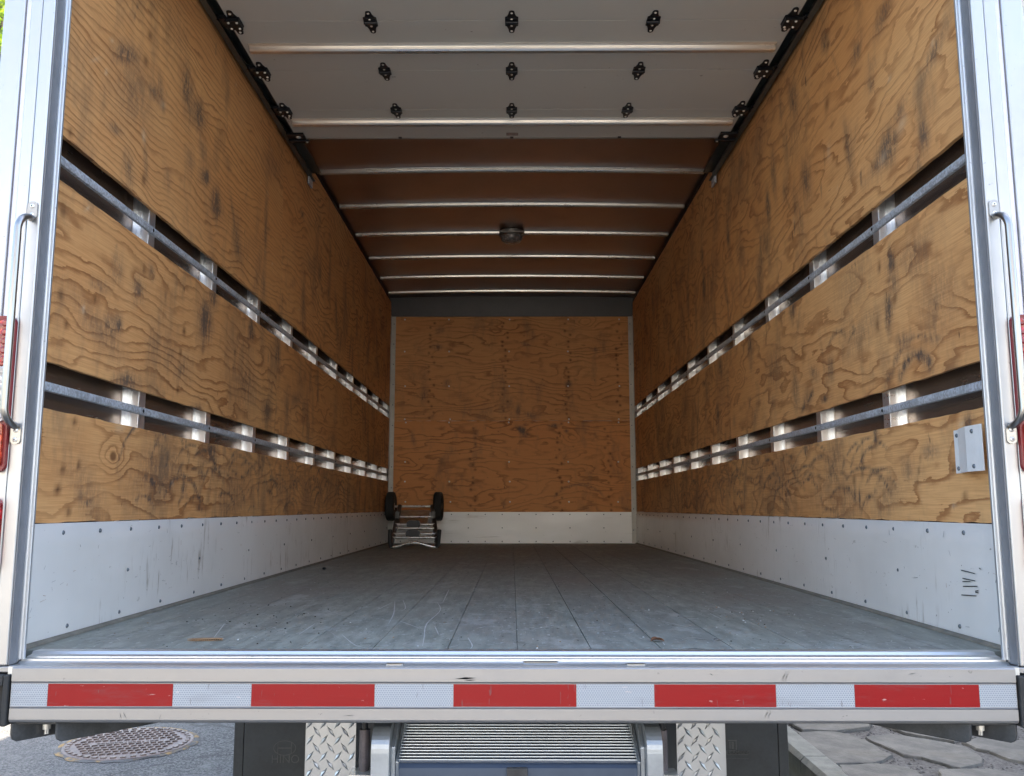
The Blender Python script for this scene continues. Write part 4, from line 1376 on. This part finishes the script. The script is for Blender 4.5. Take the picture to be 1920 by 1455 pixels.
    for X0 in (-1.074, -0.978):
        s = Vector((X0, YR + 0.012, 0))
        e = s + dirv * 0.42
        nn = Vector((dirv.y, -dirv.x, 0)) * 0.009
        pl = [(s, -0.131), (e, -0.131), (e, -0.171), (s + dirv * 0.012, -0.171), (s + dirv * 0.003, -0.166), (s, -0.155)]
        vs = []
        for off in (Vector(), nn):
            for p, z in pl:
                q = p + off
                vs.append((sg * -q.x, q.y, z) if sg > 0 else (q.x, q.y, z))
        k = len(pl)
        fs = [tuple(range(k)), tuple(reversed(range(k, 2 * k)))] + [(i, i + k, (i + 1) % k + k, (i + 1) % k) for i in range(k)]
        b.add(vs, fs)
    s = Vector((-1.070, YR + 0.014, 0)); s2 = Vector((-0.970, YR + 0.014, 0))
    e, e2 = s + dirv * 0.40, s2 + dirv * 0.40
    vs = [(-sg * p.x if sg > 0 else p.x, p.y, z) for z in (-0.1305, -0.136) for p in (s, s2, e2, e)]
    b.add(vs, [(0, 1, 2, 3), (7, 6, 5, 4), (0, 4, 5, 1), (1, 5, 6, 2), (2, 6, 7, 3), (3, 7, 4, 0)])
    b.tube([(sg * 1.012, YR + 0.045, -0.134), (sg * 1.012, YR + 0.045, -0.152)], 0.009, 6, SCREW)
    b.tube([(sg * 1.012, YR + 0.045, -0.152), (sg * 1.012, YR + 0.045, -0.162)], 0.005, 8, SCREW)
    b.build("bumper_bracket", BLACKS, truck, bevel=0.002)
b = MB()
b.box(-1.2, 1.2, YR + 0.002, YR + 0.05, 2.20, 2.398)
b.build("rear_header", ALU_POST, truck, bevel=0.003)

# sill: grooved extrusion
b = MB()
b.extrude([(2.0785, 0.003), (2.042, 0.004), (2.037, -0.002), (2.018, -0.004), (2.0165, -0.010), (2.011, -0.010), (2.0095, -0.0055), (1.997, -0.006), (1.9955, -0.013), (1.990, -0.013), (1.988, -0.009), (1.984, -0.012), (1.968, -0.019), (1.964, -0.018), (1.962, -0.0125), (1.950, -0.0118), (1.9465, -0.0135), (1.9465, -0.040), (2.0785, -0.040)], 'x', -1.0815, 1.0815)
sill = b.build("door_sill", ALU_SILL, truck)
for px, L, py in ((739, 0.040, 1247), (1014, 0.078, 1242), (1192, 0.043, 1247)):
    yy = 1.962 if py > 1244 else 1.990
    xx = (px - 960) / FPX * 1.895
    q = MP()
    q.extrude([(xx + u, yy + v) for u, v in rounded(-L / 2, L / 2, -0.0065, 0.0065, 0.006, 4)], 'z', -0.0122, -0.0085)
    q.extrude([(xx + u, yy + v) for u, v in rounded(-L / 2 + 0.003, L / 2 - 0.003, -0.006, -0.001, 0.002, 3)], 'z', -0.0084, -0.0078, BLACKM)
    q.build("drain_slot", STEEL, sill)

# bumper beam with the film tape band
b = MP()
b.extrude([(1.9405, -0.0138), (1.9385, -0.0160), (1.9385, -0.0425), (1.9410, -0.0440), (1.9385, -0.0455), (1.9395, -0.0465), (1.9395, -0.0945), (1.9385, -0.0955), (1.9410, -0.0970), (1.9385, -0.0985), (1.9385, -0.121), (1.9405, -0.1255), (1.9460, -0.1285), (2.03, -0.1285), (2.03, -0.0405), (1.9460, -0.0405), (1.9460, -0.0138)], 'x', -1.0685, 1.0685)
for (x0, y0_), (x1, y1_), m_, wd_ in (((1475, 1256), (1462, 1280), SCR, .0008), ((1480, 1256), (1468, 1280), SCR, .0007), ((1441, 1330), (1431, 1347), SCR, .0008), ((1447, 1330), (1437, 1347), SCR, .0007),
        ((852, 1273), (894, 1271), RIVET, .0022), ((870, 1276), (892, 1275), MARK, .0012), ((222, 1337), (226, 1350), RIVET, .0007), ((228, 1335), (236, 1350), RIVET, .0007), ((300, 1340), (296, 1352), RIVET, .0006), ((1330, 1262), (1336, 1266), RIVET, .001), ((1700, 1264), (1716, 1261), RIVET, .0008), ((640, 1343), (668, 1341), RIVET, .0006)):
    d0, d1 = ray(x0, y0_), ray(x1, y1_)
    t0, t1 = 1.9383 / d0.y, 1.9383 / d1.y
    pa, pb = Vector((d0.x * t0, 1.9383, .325 + d0.z * t0)), Vector((d1.x * t1, 1.9383, .325 + d1.z * t1))
    nn = (pb - pa).normalized().cross(Vector((0, 1, 0))) * wd_
    mid = pa.lerp(pb, .5)
    b.add([pa, mid - nn, pb, mid + nn], [(0, 1, 2, 3), (3, 2, 1, 0)], m_)
bp = b.build("rear_bumper", ALU_BUMP, truck)
cuts = [18, 88, 323, 471, 702, 850, 1080, 1226, 1453, 1600, 1832, 1902]
for i in range(len(cuts) - 1):
    xa, xb = (cuts[i] - 960) / FPX * 1.871, (cuts[i + 1] - 960) / FPX * 1.871
    red = i % 2 == 1
    if red:
        rb = MB()
        rb.box(xa, xb, 1.9386, 1.9393, -0.0935, -0.0475)
        rb.build("red_tape_strip", RED, bp)
    else:
        rb = MB()
        rb.box(xa + 0.0006, xb - 0.0006, 1.9388, 1.9393, -0.0935, -0.0475)
        rb.build("white_tape_strip", WHT, bp)

# underbody
b = MB()
b.box(-1.19, 1.19, 2.08, YB + 0.02, -0.06, -0.0305)
b.build("floor_underside", BLACKS, truck)
for x_ in (-0.43, 0.43):
    b = MB()
    b.box(x_ - 0.04, x_ + 0.04, 2.75, 9.0, -0.44, -0.20)
    b.build("chassis_rail", BLACKS, truck)
b = MB()
b.box(-1.15, 1.15, 2.45, 2.52, -0.20, -0.0605)
cm = b.build("floor_crossmember", BLACKS, truck)
for i in range(1, 12):
    dup(cm, truck, Matrix.Translation((0, 0.5 * i, 0)))
b = MB()
b.tube([(-1.0, 4.62, -0.50), (1.0, 4.62, -0.50)], 0.07, 14)
b.build("rear_axle", BLACKS, truck)
tp = [(0.22, -0.115), (0.30, -0.125), (0.39, -0.12), (0.415, -0.09), (0.42, 0.0), (0.415, 0.09), (0.39, 0.12), (0.30, 0.125), (0.22, 0.115)]
for x_ in (-1.01, -0.74, 0.74, 1.01):
    b = MB()
    b.lathe(tp, Matrix.Translation((x_, 4.62, -0.50)) @ Matrix.Rotation(math.pi / 2, 4, 'Y'), 36)
    b.build("tyre", RUBBER, truck)


def text_mesh(body, size, depth=0.0008):
    cu = bpy.data.curves.new("lettering", 'FONT')
    cu.body = body
    cu.size = size
    cu.align_x = 'CENTER'
    cu.extrude = depth
    o = bpy.data.objects.new("lettering", cu)
    COL.objects.link(o)
    dg = bpy.context.evaluated_depsgraph_get()
    me = bpy.data.meshes.new_from_object(o.evaluated_get(dg))
    bpy.data.objects.remove(o)
    return me


YF = 3.80
for sg in (-1, 1):
    b = MP()
    xo = 1.152 if sg < 0 else 1.138
    b.box(sg * (xo - 0.042), sg * 0.52, YF, YF + 0.010, -0.82, -0.20)
    b.box(sg * xo, sg * (xo - 0.0395), YF + 0.001, YF + 0.012, -0.82, -0.20)
    b.box(sg * (xo - 0.044), sg * (xo - 0.03), YF + 0.012, YF + 0.016, -0.82, -0.20)
    mf = b.build("mud_flap", FLAPR, truck, bevel=0.002)

    def letter(body, size, px, py, name="flap_lettering"):
        d = ray(px, py); t = YF / d.y
        me = text_mesh(body, size)
        me.materials.clear(); me.materials.append(FLAPT)
        o = bpy.data.objects.new(name, me)
        COL.objects.link(o)
        place(o, mf, Matrix.Translation((d.x * t, YF - 0.0012, 0.325 + d.z * t)) @ Matrix.Rotation(math.pi / 2, 4, 'X'))

    def ring(px, py, rx, rz, wd, mbx):
        d = ray(px, py); t = YF / d.y
        c = (d.x * t, 0.325 + d.z * t)
        n_ = 40
        vs = []
        for r_ in (0, 1):
            for k in range(n_):
                a = 2 * math.pi * k / n_
                vs.append((c[0] + (rx - r_ * wd) * math.cos(a), YF - 0.0015, c[1] + (rz - r_ * wd) * math.sin(a)))
        mbx.add(vs, [(k, (k + 1) % n_, n_ + (k + 1) % n_, n_ + k) for k in range(n_)])
        return c
    if sg < 0:
        letter("HINO", 0.046, 534, 1431)
        q = MB()
        c = ring(533, 1403, 0.047, 0.030, 0.003, q)
        for dx in (-0.028, 0.028):
            q.box(c[0] + dx - 0.0015, c[0] + dx + 0.0015, YF - 0.0016, YF - 0.0003, c[1] - 0.022, c[1] + 0.022)
        q.box(c[0] - 0.026, c[0] + 0.026, YF - 0.0016, YF - 0.0003, c[1] - 0.0025, c[1] + 0.0025)
        q.build("flap_emblem", FLAPT, mf)
    else:
        letter("CENTRE DE CAMIONS", 0.019, 1362, 1413)
        q = MB()
        d = ray(1373, 1396); t = YF / d.y
        cx, cz = d.x * t, 0.325 + d.z * t
        for x0, x1, z0, z1 in ((-.018, .016, .015, .019), (.012, .016, -.019, .0149), (-.014, -.009, -.016, .011), (-.005, .004, -.016, .011), (-.018, .010, -.024, -.021)):
            q.box(cx + x0, cx + x1, YF - 0.0016, YF - 0.0003, cz + z0, cz + z1)
        d = ray(1382, 1418); t = YF / d.y
        cx, cz = d.x * t, 0.325 + d.z * t
        q.box(cx - .08, cx + .045, YF - 0.0013, YF - 0.0003, cz - .009, cz - .0078)
        q.box(cx - .08, cx + .045, YF - 0.0013, YF - 0.0003, cz + .0078, cz + .009)
        q.build("flap_emblem", FLAPT, mf)

    # diamond tread step plate, folded at the inner side
    YT = 2.15
    xa, xb = (-0.484, -0.366) if sg < 0 else (0.384, 0.498)
    b = MP()
    b.box(xa, xb, YT, YT + 0.003, -0.46, -0.10)
    xin = xb if sg < 0 else xa
    b.box(xin, xin + (-0.003 if sg < 0 else 0.003), YT + 0.0031, YT + 0.14, -0.46, -0.10)
    zz, row = -0.455, 0
    while zz < -0.10:
        xx = xa + 0.010 + (0.0 if row % 2 else 0.0165)
        while xx < xb - 0.006:
            s_ = 1 if row % 2 else -1
            a = s_ * R(52)
            L, W = 0.0165, 0.0042
            L2 = L
            ca, sa = math.cos(a), math.sin(a)
            loc = [(-L2, 0, 0), (0, -W, 0), (L2, 0, 0), (0, W, 0), (-L2 * .45, 0, .0022), (L2 * .45, 0, .0022)]
            vs = []
            for u, v, hgt in loc:
                X_ = xx + u * ca - v * sa
                X_ = min(max(X_, xa + 0.0005), xb - 0.0005)
                vs.append((X_, YT - 0.0002 - hgt, zz + u * sa + v * ca))
            b.add(vs, [(0, 1, 4), (1, 5, 4), (1, 2, 5), (2, 3, 5), (3, 4, 5), (3, 0, 4)])
            xx += 0.033
        zz += 0.0185
        row += 1
    b.dome((xa + 0.016 if sg < 0 else xb - 0.016, YT, -0.165), (0, -1, 0), 0.0075, 0.005, SCREW, 12)
    b.build("tread_plate", TREAD, truck)

# tail lift folded under the bumper
lift = MP()
p0, p1 = Vector((2.05, -0.237)), Vector((2.44, -0.112))
dv = (p1 - p0)
du = dv.normalized()
nv_ = Vector((-du.y, du.x))
lift.extrude([tuple(p0), tuple(p1), tuple(p1 - nv_ * 0.02), tuple(p0 - nv_ * 0.02)], 'x', -0.288, 0.288, RIBBASE)
n = 35
for i in range(n):
    a = p0 + dv * (i / n) + nv_ * 0.0002
    wd_ = dv.length / n * 0.44
    hgt = 0.0068
    lift.extrude([tuple(a), tuple(a + nv_ * hgt * 0.8 + du * 0.0006), tuple(a + nv_ * hgt + du * 0.0014), tuple(a + nv_ * hgt + du * (wd_ - 0.0006)), tuple(a + du * wd_)], 'x', -0.2875, 0.2875)
lf = lift.build("tail_lift_platform", ALU_RIB, truck)
b = MP()
b.extrude([(2.046, -0.238), (2.070, -0.236), (2.070, -0.300), (2.046, -0.292), (2.040, -0.285), (2.040, -0.246)], 'x', -0.300, 0.300)
b.box(-0.295, 0.295, 2.044, 2.066, -0.307, -0.3015, SCREW)
b.box(-0.012, 0.034, 2.028, 2.0395, -0.318, -0.243, BLACKS)
b.build("platform_edge_bar", GALV_BLUE, lf, bevel=0.002)
for sg in (-1, 1):
    b = MP()
    xa, xb = (0.268, 0.307) if sg < 0 else (0.293, 0.327)
    arc = [(2.0, -0.40), (2.0, -0.205)]
    for k in range(1, 8):
        a = k / 7 * R(75)
        arc.append((2.0 + 0.045 * (1 - math.cos(a)), -0.205 + 0.050 * math.sin(a)))
    arc.append((2.20, -0.135))
    inner = [(y_ + 0.03, z_ - (0.03 if i > 1 else 0)) for i, (y_, z_) in enumerate(arc)]
    b.extrude(arc + list(reversed(inner)), 'x', sg * xa, sg * xb)
    b.extrude([(2.034, -0.40), (2.034, -0.20), (2.10, -0.15), (2.24, -0.14), (2.24, -0.20), (2.12, -0.25), (2.09, -0.40)], 'x', sg * (xa - 0.001), sg * (xa - 0.009))
    b.extrude([(2.05, -0.31), (2.03, -0.23), (2.16, -0.16), (2.34, -0.13), (2.34, -0.17), (2.18, -0.21), (2.08, -0.31)], 'x', sg * (xa - 0.011), sg * (xa - 0.017))
    b.build("lift_arm", simple("satin_arm_steel", (0.36, 0.40, 0.44), 0.4, 0.7, 0.15, 10), truck, bevel=0.003)
    b = MP()
    xc = -0.342 if sg < 0 else 0.347
    b.tube([(xc, 2.13, -0.275), (xc, 2.13, -0.185)], 0.0125, 14)
    b.tube([(xc, 2.13, -0.185), (xc, 2.13, -0.10)], 0.007, 10, BLACKM)
    b.box(xc - 0.030, xc + 0.030, 2.09, 2.15, -0.292, -0.2755, SCREW)
    b.build("lift_cylinder", CYLM, truck)
b = MB()
b.box(-0.52, 0.52, 2.62, 2.70, -0.60, -0.0605)
b.build("lift_back_plate", BLACKS, truck)

# white bent bracket on the right lining
b = MP()
yA, yB_, zA, zB = 2.268, 2.075, 0.411, 0.521
pf = [(A - 0.003, yA), (A - 0.003, 2.236), (A - 0.012, 2.228), (A - 0.034, 2.150), (A - 0.034, yB_), (A - 0.031, yB_), (A - 0.031, 2.152), (A - 0.009, 2.230), (A - 0.001, 2.238), (A - 0.001, yA)]
b.extrude(pf, 'z', zA, zB)
for yy, zz, xx in ((2.252, 0.507, A - 0.003), (2.252, 0.423, A - 0.003), (2.118, 0.507, A - 0.034), (2.118, 0.423, A - 0.034)):
    b.dome((xx, yy, zz), (-1, 0, 0), 0.0058, 0.004, RIVET, 10)
b.build("latch_bracket", WHITEB, truck, bevel=0.0007, seg=1)

# ------------------------------------------------------------------ hand truck in the far left corner
HT = (-0.85, 7.5, 0.0)
ht = empty("hand_truck", HT, "chromed two-wheeled hand truck lying against the front wall in the far left corner", "hand truck")
def hp(s_, t, dz=0.0):
    """s_ 0..1 left-right between the rails, t 0 (handle) .. 1 (axle)"""
    xl = -0.945 + (-1.005 + 0.945) * t
    xr = -0.585 + (-0.715 + 0.585) * t
    return Vector((xl + (xr - xl) * s_, 6.98 + 0.97 * t, 0.035 + 0.30 * t + dz))
b = MP()
for s_ in (0, 1):
    b.tube([hp(s_, 0.0), hp(s_, 0.5), hp(s_, 1.0)], 0.019, 10)
b.build("side_rails", BLACKS, ht)
for t, s0, s1 in ((0.13, 0.0, 1.0), (0.22, .0, 1.0), (0.36, .03, .97), (0.46, .0, 1.0), (0.66, 0.04, 0.96)):
    b = MB()
    b.tube([hp(s0, t, 0.012), hp(s1, t, 0.012)], 0.0105, 10)
    b.build("cross_bar", CHROME, ht)
for dz, t0 in ((0, -0.01),):
    b = MB()
    b.tube([hp(s_, t0, -0.014 + dz + 0.034 * math.sin(math.pi * s_) ** 2) for s_ in [i / 16 for i in range(17)]], 0.0115 if not dz else 0.008, 10)
    b.build("bowed_bar", CHROME, ht)
for t in (0.16, 0.40):
    b = MP()
    c = hp(0.46, t, 0.03)
    b.extrude([(c.x + u, c.z + v) for u, v in rounded(-0.055, 0.055, -0.032, 0.034, 0.025, 4)], 'y', c.y - 0.02, c.y + 0.02)
    b.build("strap_pad", BLACKM, ht, bevel=0.004)
b = MB()
b.tube([(-1.10, 7.95, 0.335), (-0.64, 7.95, 0.335)], 0.010, 10)
b.build("axle", CHROME, ht)
b = MP()
b.extrude([(7.62, 0.185), (7.90, 0.30), (7.902, 0.294), (7.622, 0.179)], 'x', -0.985, -0.73)
b.box(-0.985, -0.73, 7.610, 7.622, 0.150, 0.190)
b.build("toe_plate", simple("scuffed_toe_plate", (0.45, 0.45, 0.43), 0.35, 0.8, 0.3, 20), ht)
for s_, sgn in ((0, -1), (1, 1)):
    p = hp(s_, 0.0)
    b = MP()
    b.tube([p + Vector((0.0, -0.01, -0.02)), p + Vector((sgn * 0.008, -0.012, 0.02)), p + Vector((sgn * 0.014, 0.02, 0.115))], 0.0165, 10)
    b.build("grip", RUBBER, ht)
    q = hp(s_, 0.62)
    b = MP()
    b.extrude(rounded(-0.016, 0.016, -0.05, 0.05, 0.008), 'y', q.y - 0.02, q.y + 0.02, mx=Matrix.Translation((q.x + sgn * -0.005, 0, q.z + 0.02)))
    b.build("caster_bracket", simple("grey_bracket", (0.10, 0.10, 0.095), 0.5, 0.3, 0.2), ht)
    xw = -1.085 if s_ == 0 else -0.66
    T = Matrix.Translation((xw, 7.95, 0.335)) @ Matrix.Rotation(math.pi / 2, 4, 'Y')
    w_ = MP()
    tpf = [(0.075, -0.030), (0.105, -0.040), (0.122, -0.034), (0.129, -0.022)]
    for k in (-0.015, -0.005, 0.005, 0.015):
        tpf += [(0.130, k - 0.004), (0.1275, k - 0.002), (0.1275, k + 0.001), (0.130, k + 0.003)]
    tpf += [(0.129, 0.022), (0.122, 0.034), (0.105, 0.040), (0.075, 0.030)]
    w_.lathe(tpf, T, 32)
    wo = w_.build("wheel", RUBBER, ht)
    r_ = MP()
    r_.lathe([(0.010, -0.034), (0.03, -0.032), (0.05, -0.015), (0.0748, -0.026), (0.0748, 0.026), (0.05, 0.015), (0.03, 0.032), (0.010, 0.034)], T, 24)
    r_.build("wheel_hub", STEEL, wo)

# ------------------------------------------------------------------ litter on the floor
cx, cy = on_z(383, 1202, 0)
cb = empty("cardboard_scrap", (cx, cy, 0), "torn strip of brown corrugated cardboard lying on the grey floor near the sill", "cardboard")
b = MP()
pts = [(-0.042, -0.006), (-0.020, -0.012), (0.012, -0.008), (0.044, 0.004), (0.040, 0.013), (0.0, 0.016), (-0.026, 0.010)]
b.extrude([(cx + u, cy + v) for u, v in pts], 'z', 0.0045, 0.0055)
b.extrude([(cx + u * .98, cy + v * .98) for u, v in pts], 'z', 0.0012, 0.0022)
b.build("liner_sheets", CARD, cb)
b = MP()
for k in range(12):
    u = -0.018 + 0.005 * k
    b.box(cx + u, cx + u + 0.0012, cy - 0.008 + max(0, u) * 0.25, cy + 0.009, 0.0022, 0.0045)
b.build("fluting", CARDC, cb)
lx, ly = on_z(1232, 1203, 0)
b = MB()
vs, fs = [], []
for i in range(7):
    t = i / 6
    wd = 0.011 * math.sin(math.pi * (0.08 + 0.84 * t))
    for j in (-1, 0, 1):
        vs.append((lx - 0.016 + 0.032 * t + 0.002 * j, ly + wd * j + 0.003 * math.sin(5 * t), 0.002 + 0.006 * abs(j) * (0.6 + 0.6 * math.sin(4 * t + j)) + 0.003 * math.sin(3 * t)))
for i in range(6):
    for j in range(2):
        a = i * 3 + j
        fs.append((a, a + 3, a + 4, a + 1))
b.add(vs, fs)
o = b.build("dry_leaf", DEADLEAF)
s_ = o.modifiers.new("thickness", 'SOLIDIFY'); s_.thickness = 0.0006
tag(o, "small curled brown dead leaf on the floor right of centre near the sill", "dead leaf")
nx_, ny_ = on_z(607, 1068, 0)
b = MB()
b.lathe([(0.006, 0.0), (0.010, 0.003), (0.010, 0.009), (0.006, 0.012)], Matrix.Translation((nx_, ny_, 0.0)), 6)
tag(b.build("steel_nut", BLACKM), "small dark nut lying alone on the floor near the left kick plate", "nut")
wx, wy = on_z(1530, 1115, 0)
b = MB()
b.box(-0.012, 0.012, -0.006, 0.006, 0.0005, 0.006, None, Matrix.Translation((wx, wy, 0)) @ Matrix.Rotation(0.6, 4, 'Z'))
tag(b.build("wood_chip", simple("pale_wood_chip", (0.55, 0.52, 0.45), 0.8, 0, 0.2, 60), bevel=0.002), "pale wood chip on the floor beside the right kick plate", "wood chip")
b = MB()
def crumb(x_, y_, r, m):
    mx = Matrix.Translation((x_, y_, r * 0.35)) @ Matrix.Rotation(random.random() * 6, 4, 'Z')
    k = [mx @ Vector((r * a, r * b2 * random.uniform(.4, 1), r * c2 * .45)) for a, b2, c2 in ((1, 0, 0), (0, 1, 0), (-1, 0, 0), (0, -1, 0), (0.1, 0, 1), (0, 0, -.8))]
    b.add(k, [(0, 1, 4), (1, 2, 4), (2, 3, 4), (3, 0, 4), (1, 0, 5), (2, 1, 5), (3, 2, 5), (0, 3, 5)], m)
for _ in range(38):
    x_, y_ = on_z(random.gauss(510, 60), random.gauss(1158, 16), 0)
    crumb(x_, y_, random.uniform(.0012, .0045), random.choice((CARDC, CARDC, CARDC, BLACKM)))
for _ in range(45):
    x_, y_ = on_z(random.gauss(1390, 60), random.gauss(1160, 22), 0)
    crumb(x_, y_, random.uniform(.0012, .0042), random.choice((CARDC, WHITEB, CARD)))
for _ in range(150):
    crumb(random.uniform(-1.05, 1.05), 2.1 + random.random() ** 1.6 * 4.5, random.uniform(.0012, .0036), random.choice((CARDC, BLACKM, WHITEB, CARD)))
tag(b.build("floor_grit", None), "loose grit and dirt crumbs scattered over the grey floor", "grit", kind="stuff")

# ------------------------------------------------------------------ tree beyond the truck, unseen building added to shade the kerb side
TB = Vector((-7.4, 11.5, GROUND))
tr = empty("street_tree", TB, "leafy green tree beyond the left side of the truck", "tree")
b = MB()
b.tube([TB + Vector((0, 0, -0.1)), TB + Vector((.05, 0, 1.5)), TB + Vector((.15, .1, 4.5)), TB + Vector((.1, .2, 9.0))], [.24, .19, .15, .06], 12)
rt = random.Random(5)
tips = []
for k in range(16):
    a = k * 2.4
    z_ = 3.0 + 5.2 * k / 16
    p0 = TB + Vector((.12, .1, z_))
    L = rt.uniform(1.6, 2.9) * (1 - 0.35 * k / 16)
    p1 = p0 + Vector((math.cos(a) * L * .55, math.sin(a) * L * .55, L * .35))
    p2 = p0 + Vector((math.cos(a) * L, math.sin(a) * L, L * .75))
    b.tube([p0, p1, p2], [.07, .045, .015], 7)
    tips += [p1, p2, p1.lerp(p2, .5)]
b.build("trunk", BARK, tr)
b = MB()
for c in tips + [TB + Vector((.1, .2, 9.3))]:
    for _ in range(210):
        g = Vector((rt.gauss(0, .45), rt.gauss(0, .45), rt.gauss(0, .38)))
        p = c + g
        s_ = rt.uniform(.05, .10)
        u = Vector((rt.gauss(0, 1), rt.gauss(0, 1), rt.gauss(0, .5))).normalized()
        v = u.cross(Vector((rt.gauss(0, 1), rt.gauss(0, 1), 1))).normalized()
        b.add([p - u * s_, p + v * s_ * .5, p + u * s_ * 1.1, p - v * s_ * .5], [(0, 1, 2, 3)])
b.build("crown", LEAF, tr)

hs = empty("added_house", (6.6, 9, GROUND), "beige plastered building added out of view to shade the kerb side", "added_house")  # added out of view so that its shadow covers the flagstones
b = MP()
X0 = 4.6
b.box(X0, X0 + 6, 3.5, 15, GROUND - 0.1, GROUND + 7.5)
b.build("wall", PLASTER, hs)
b = MB()
b.extrude([(X0 - 0.4, GROUND + 7.5), (X0 + 3, GROUND + 9.3), (X0 + 6.4, GROUND + 7.5)], 'y', 3.2, 15.3)
b.build("roof", ROOFT, hs)
for yy in (5, 8, 11):
    for zz in (GROUND + 1.2, GROUND + 4.3):
        b = MP()
        b.box(X0 - 0.05, X0 - 0.002, yy - .6, yy + .6, zz, zz + 1.4)
        wnd = b.build("window", OUTER, hs)
        b = MB()
        b.box(X0 - 0.06, X0 - 0.051, yy - .52, yy + .52, zz + .08, zz + 1.32)
        b.build("pane", GLASS, wnd)

# pale houses added behind the camera, unseen, to bounce sunlight into the load bay
HY0 = -15.5


def added_bounce_house(x0, x1, hgt, label, m):
    hh = empty("added_house", ((x0 + x1) / 2, HY0, GROUND), label, "added_house")
    b = MP()
    b.box(x0, x1, HY0 - 7, HY0, GROUND - 0.1, GROUND + hgt)
    b.build("wall", m, hh)
    b = MB()
    b.extrude([(x0 - 0.4, GROUND + hgt), ((x0 + x1) / 2, GROUND + hgt + 2.4), (x1 + 0.4, GROUND + hgt)], 'y', HY0 - 7.4, HY0 + 0.4)
    b.build("roof", ROOFT, hh)
    k = x0 + 1.4
    while k < x1 - 1:
        for zz in (GROUND + 1.1, GROUND + 4.0):
            b = MP()
            b.box(k - .55, k + .55, HY0 + 0.002, HY0 + 0.05, zz, zz + 1.4)
            wd_ = b.build("window", OUTER, hh)
            b = MB()
            b.box(k - .47, k + .47, HY0 + 0.051, HY0 + 0.06, zz + .08, zz + 1.32)
            b.build("pane", GLASS, wd_)
        k += 3.1


added_bounce_house(-15, -1.2, 7.4, "cream building added behind the camera to bounce sunlight into the load bay", simple("cream_render", (0.74, 0.68, 0.59), 0.85, 0, 0.08, 2))
added_bounce_house(0.2, 13, 7.0, "pale grey building added beside the cream one to bounce sunlight into the load bay", simple("pale_grey_render", (0.72, 0.69, 0.65), 0.85, 0, 0.08, 2))
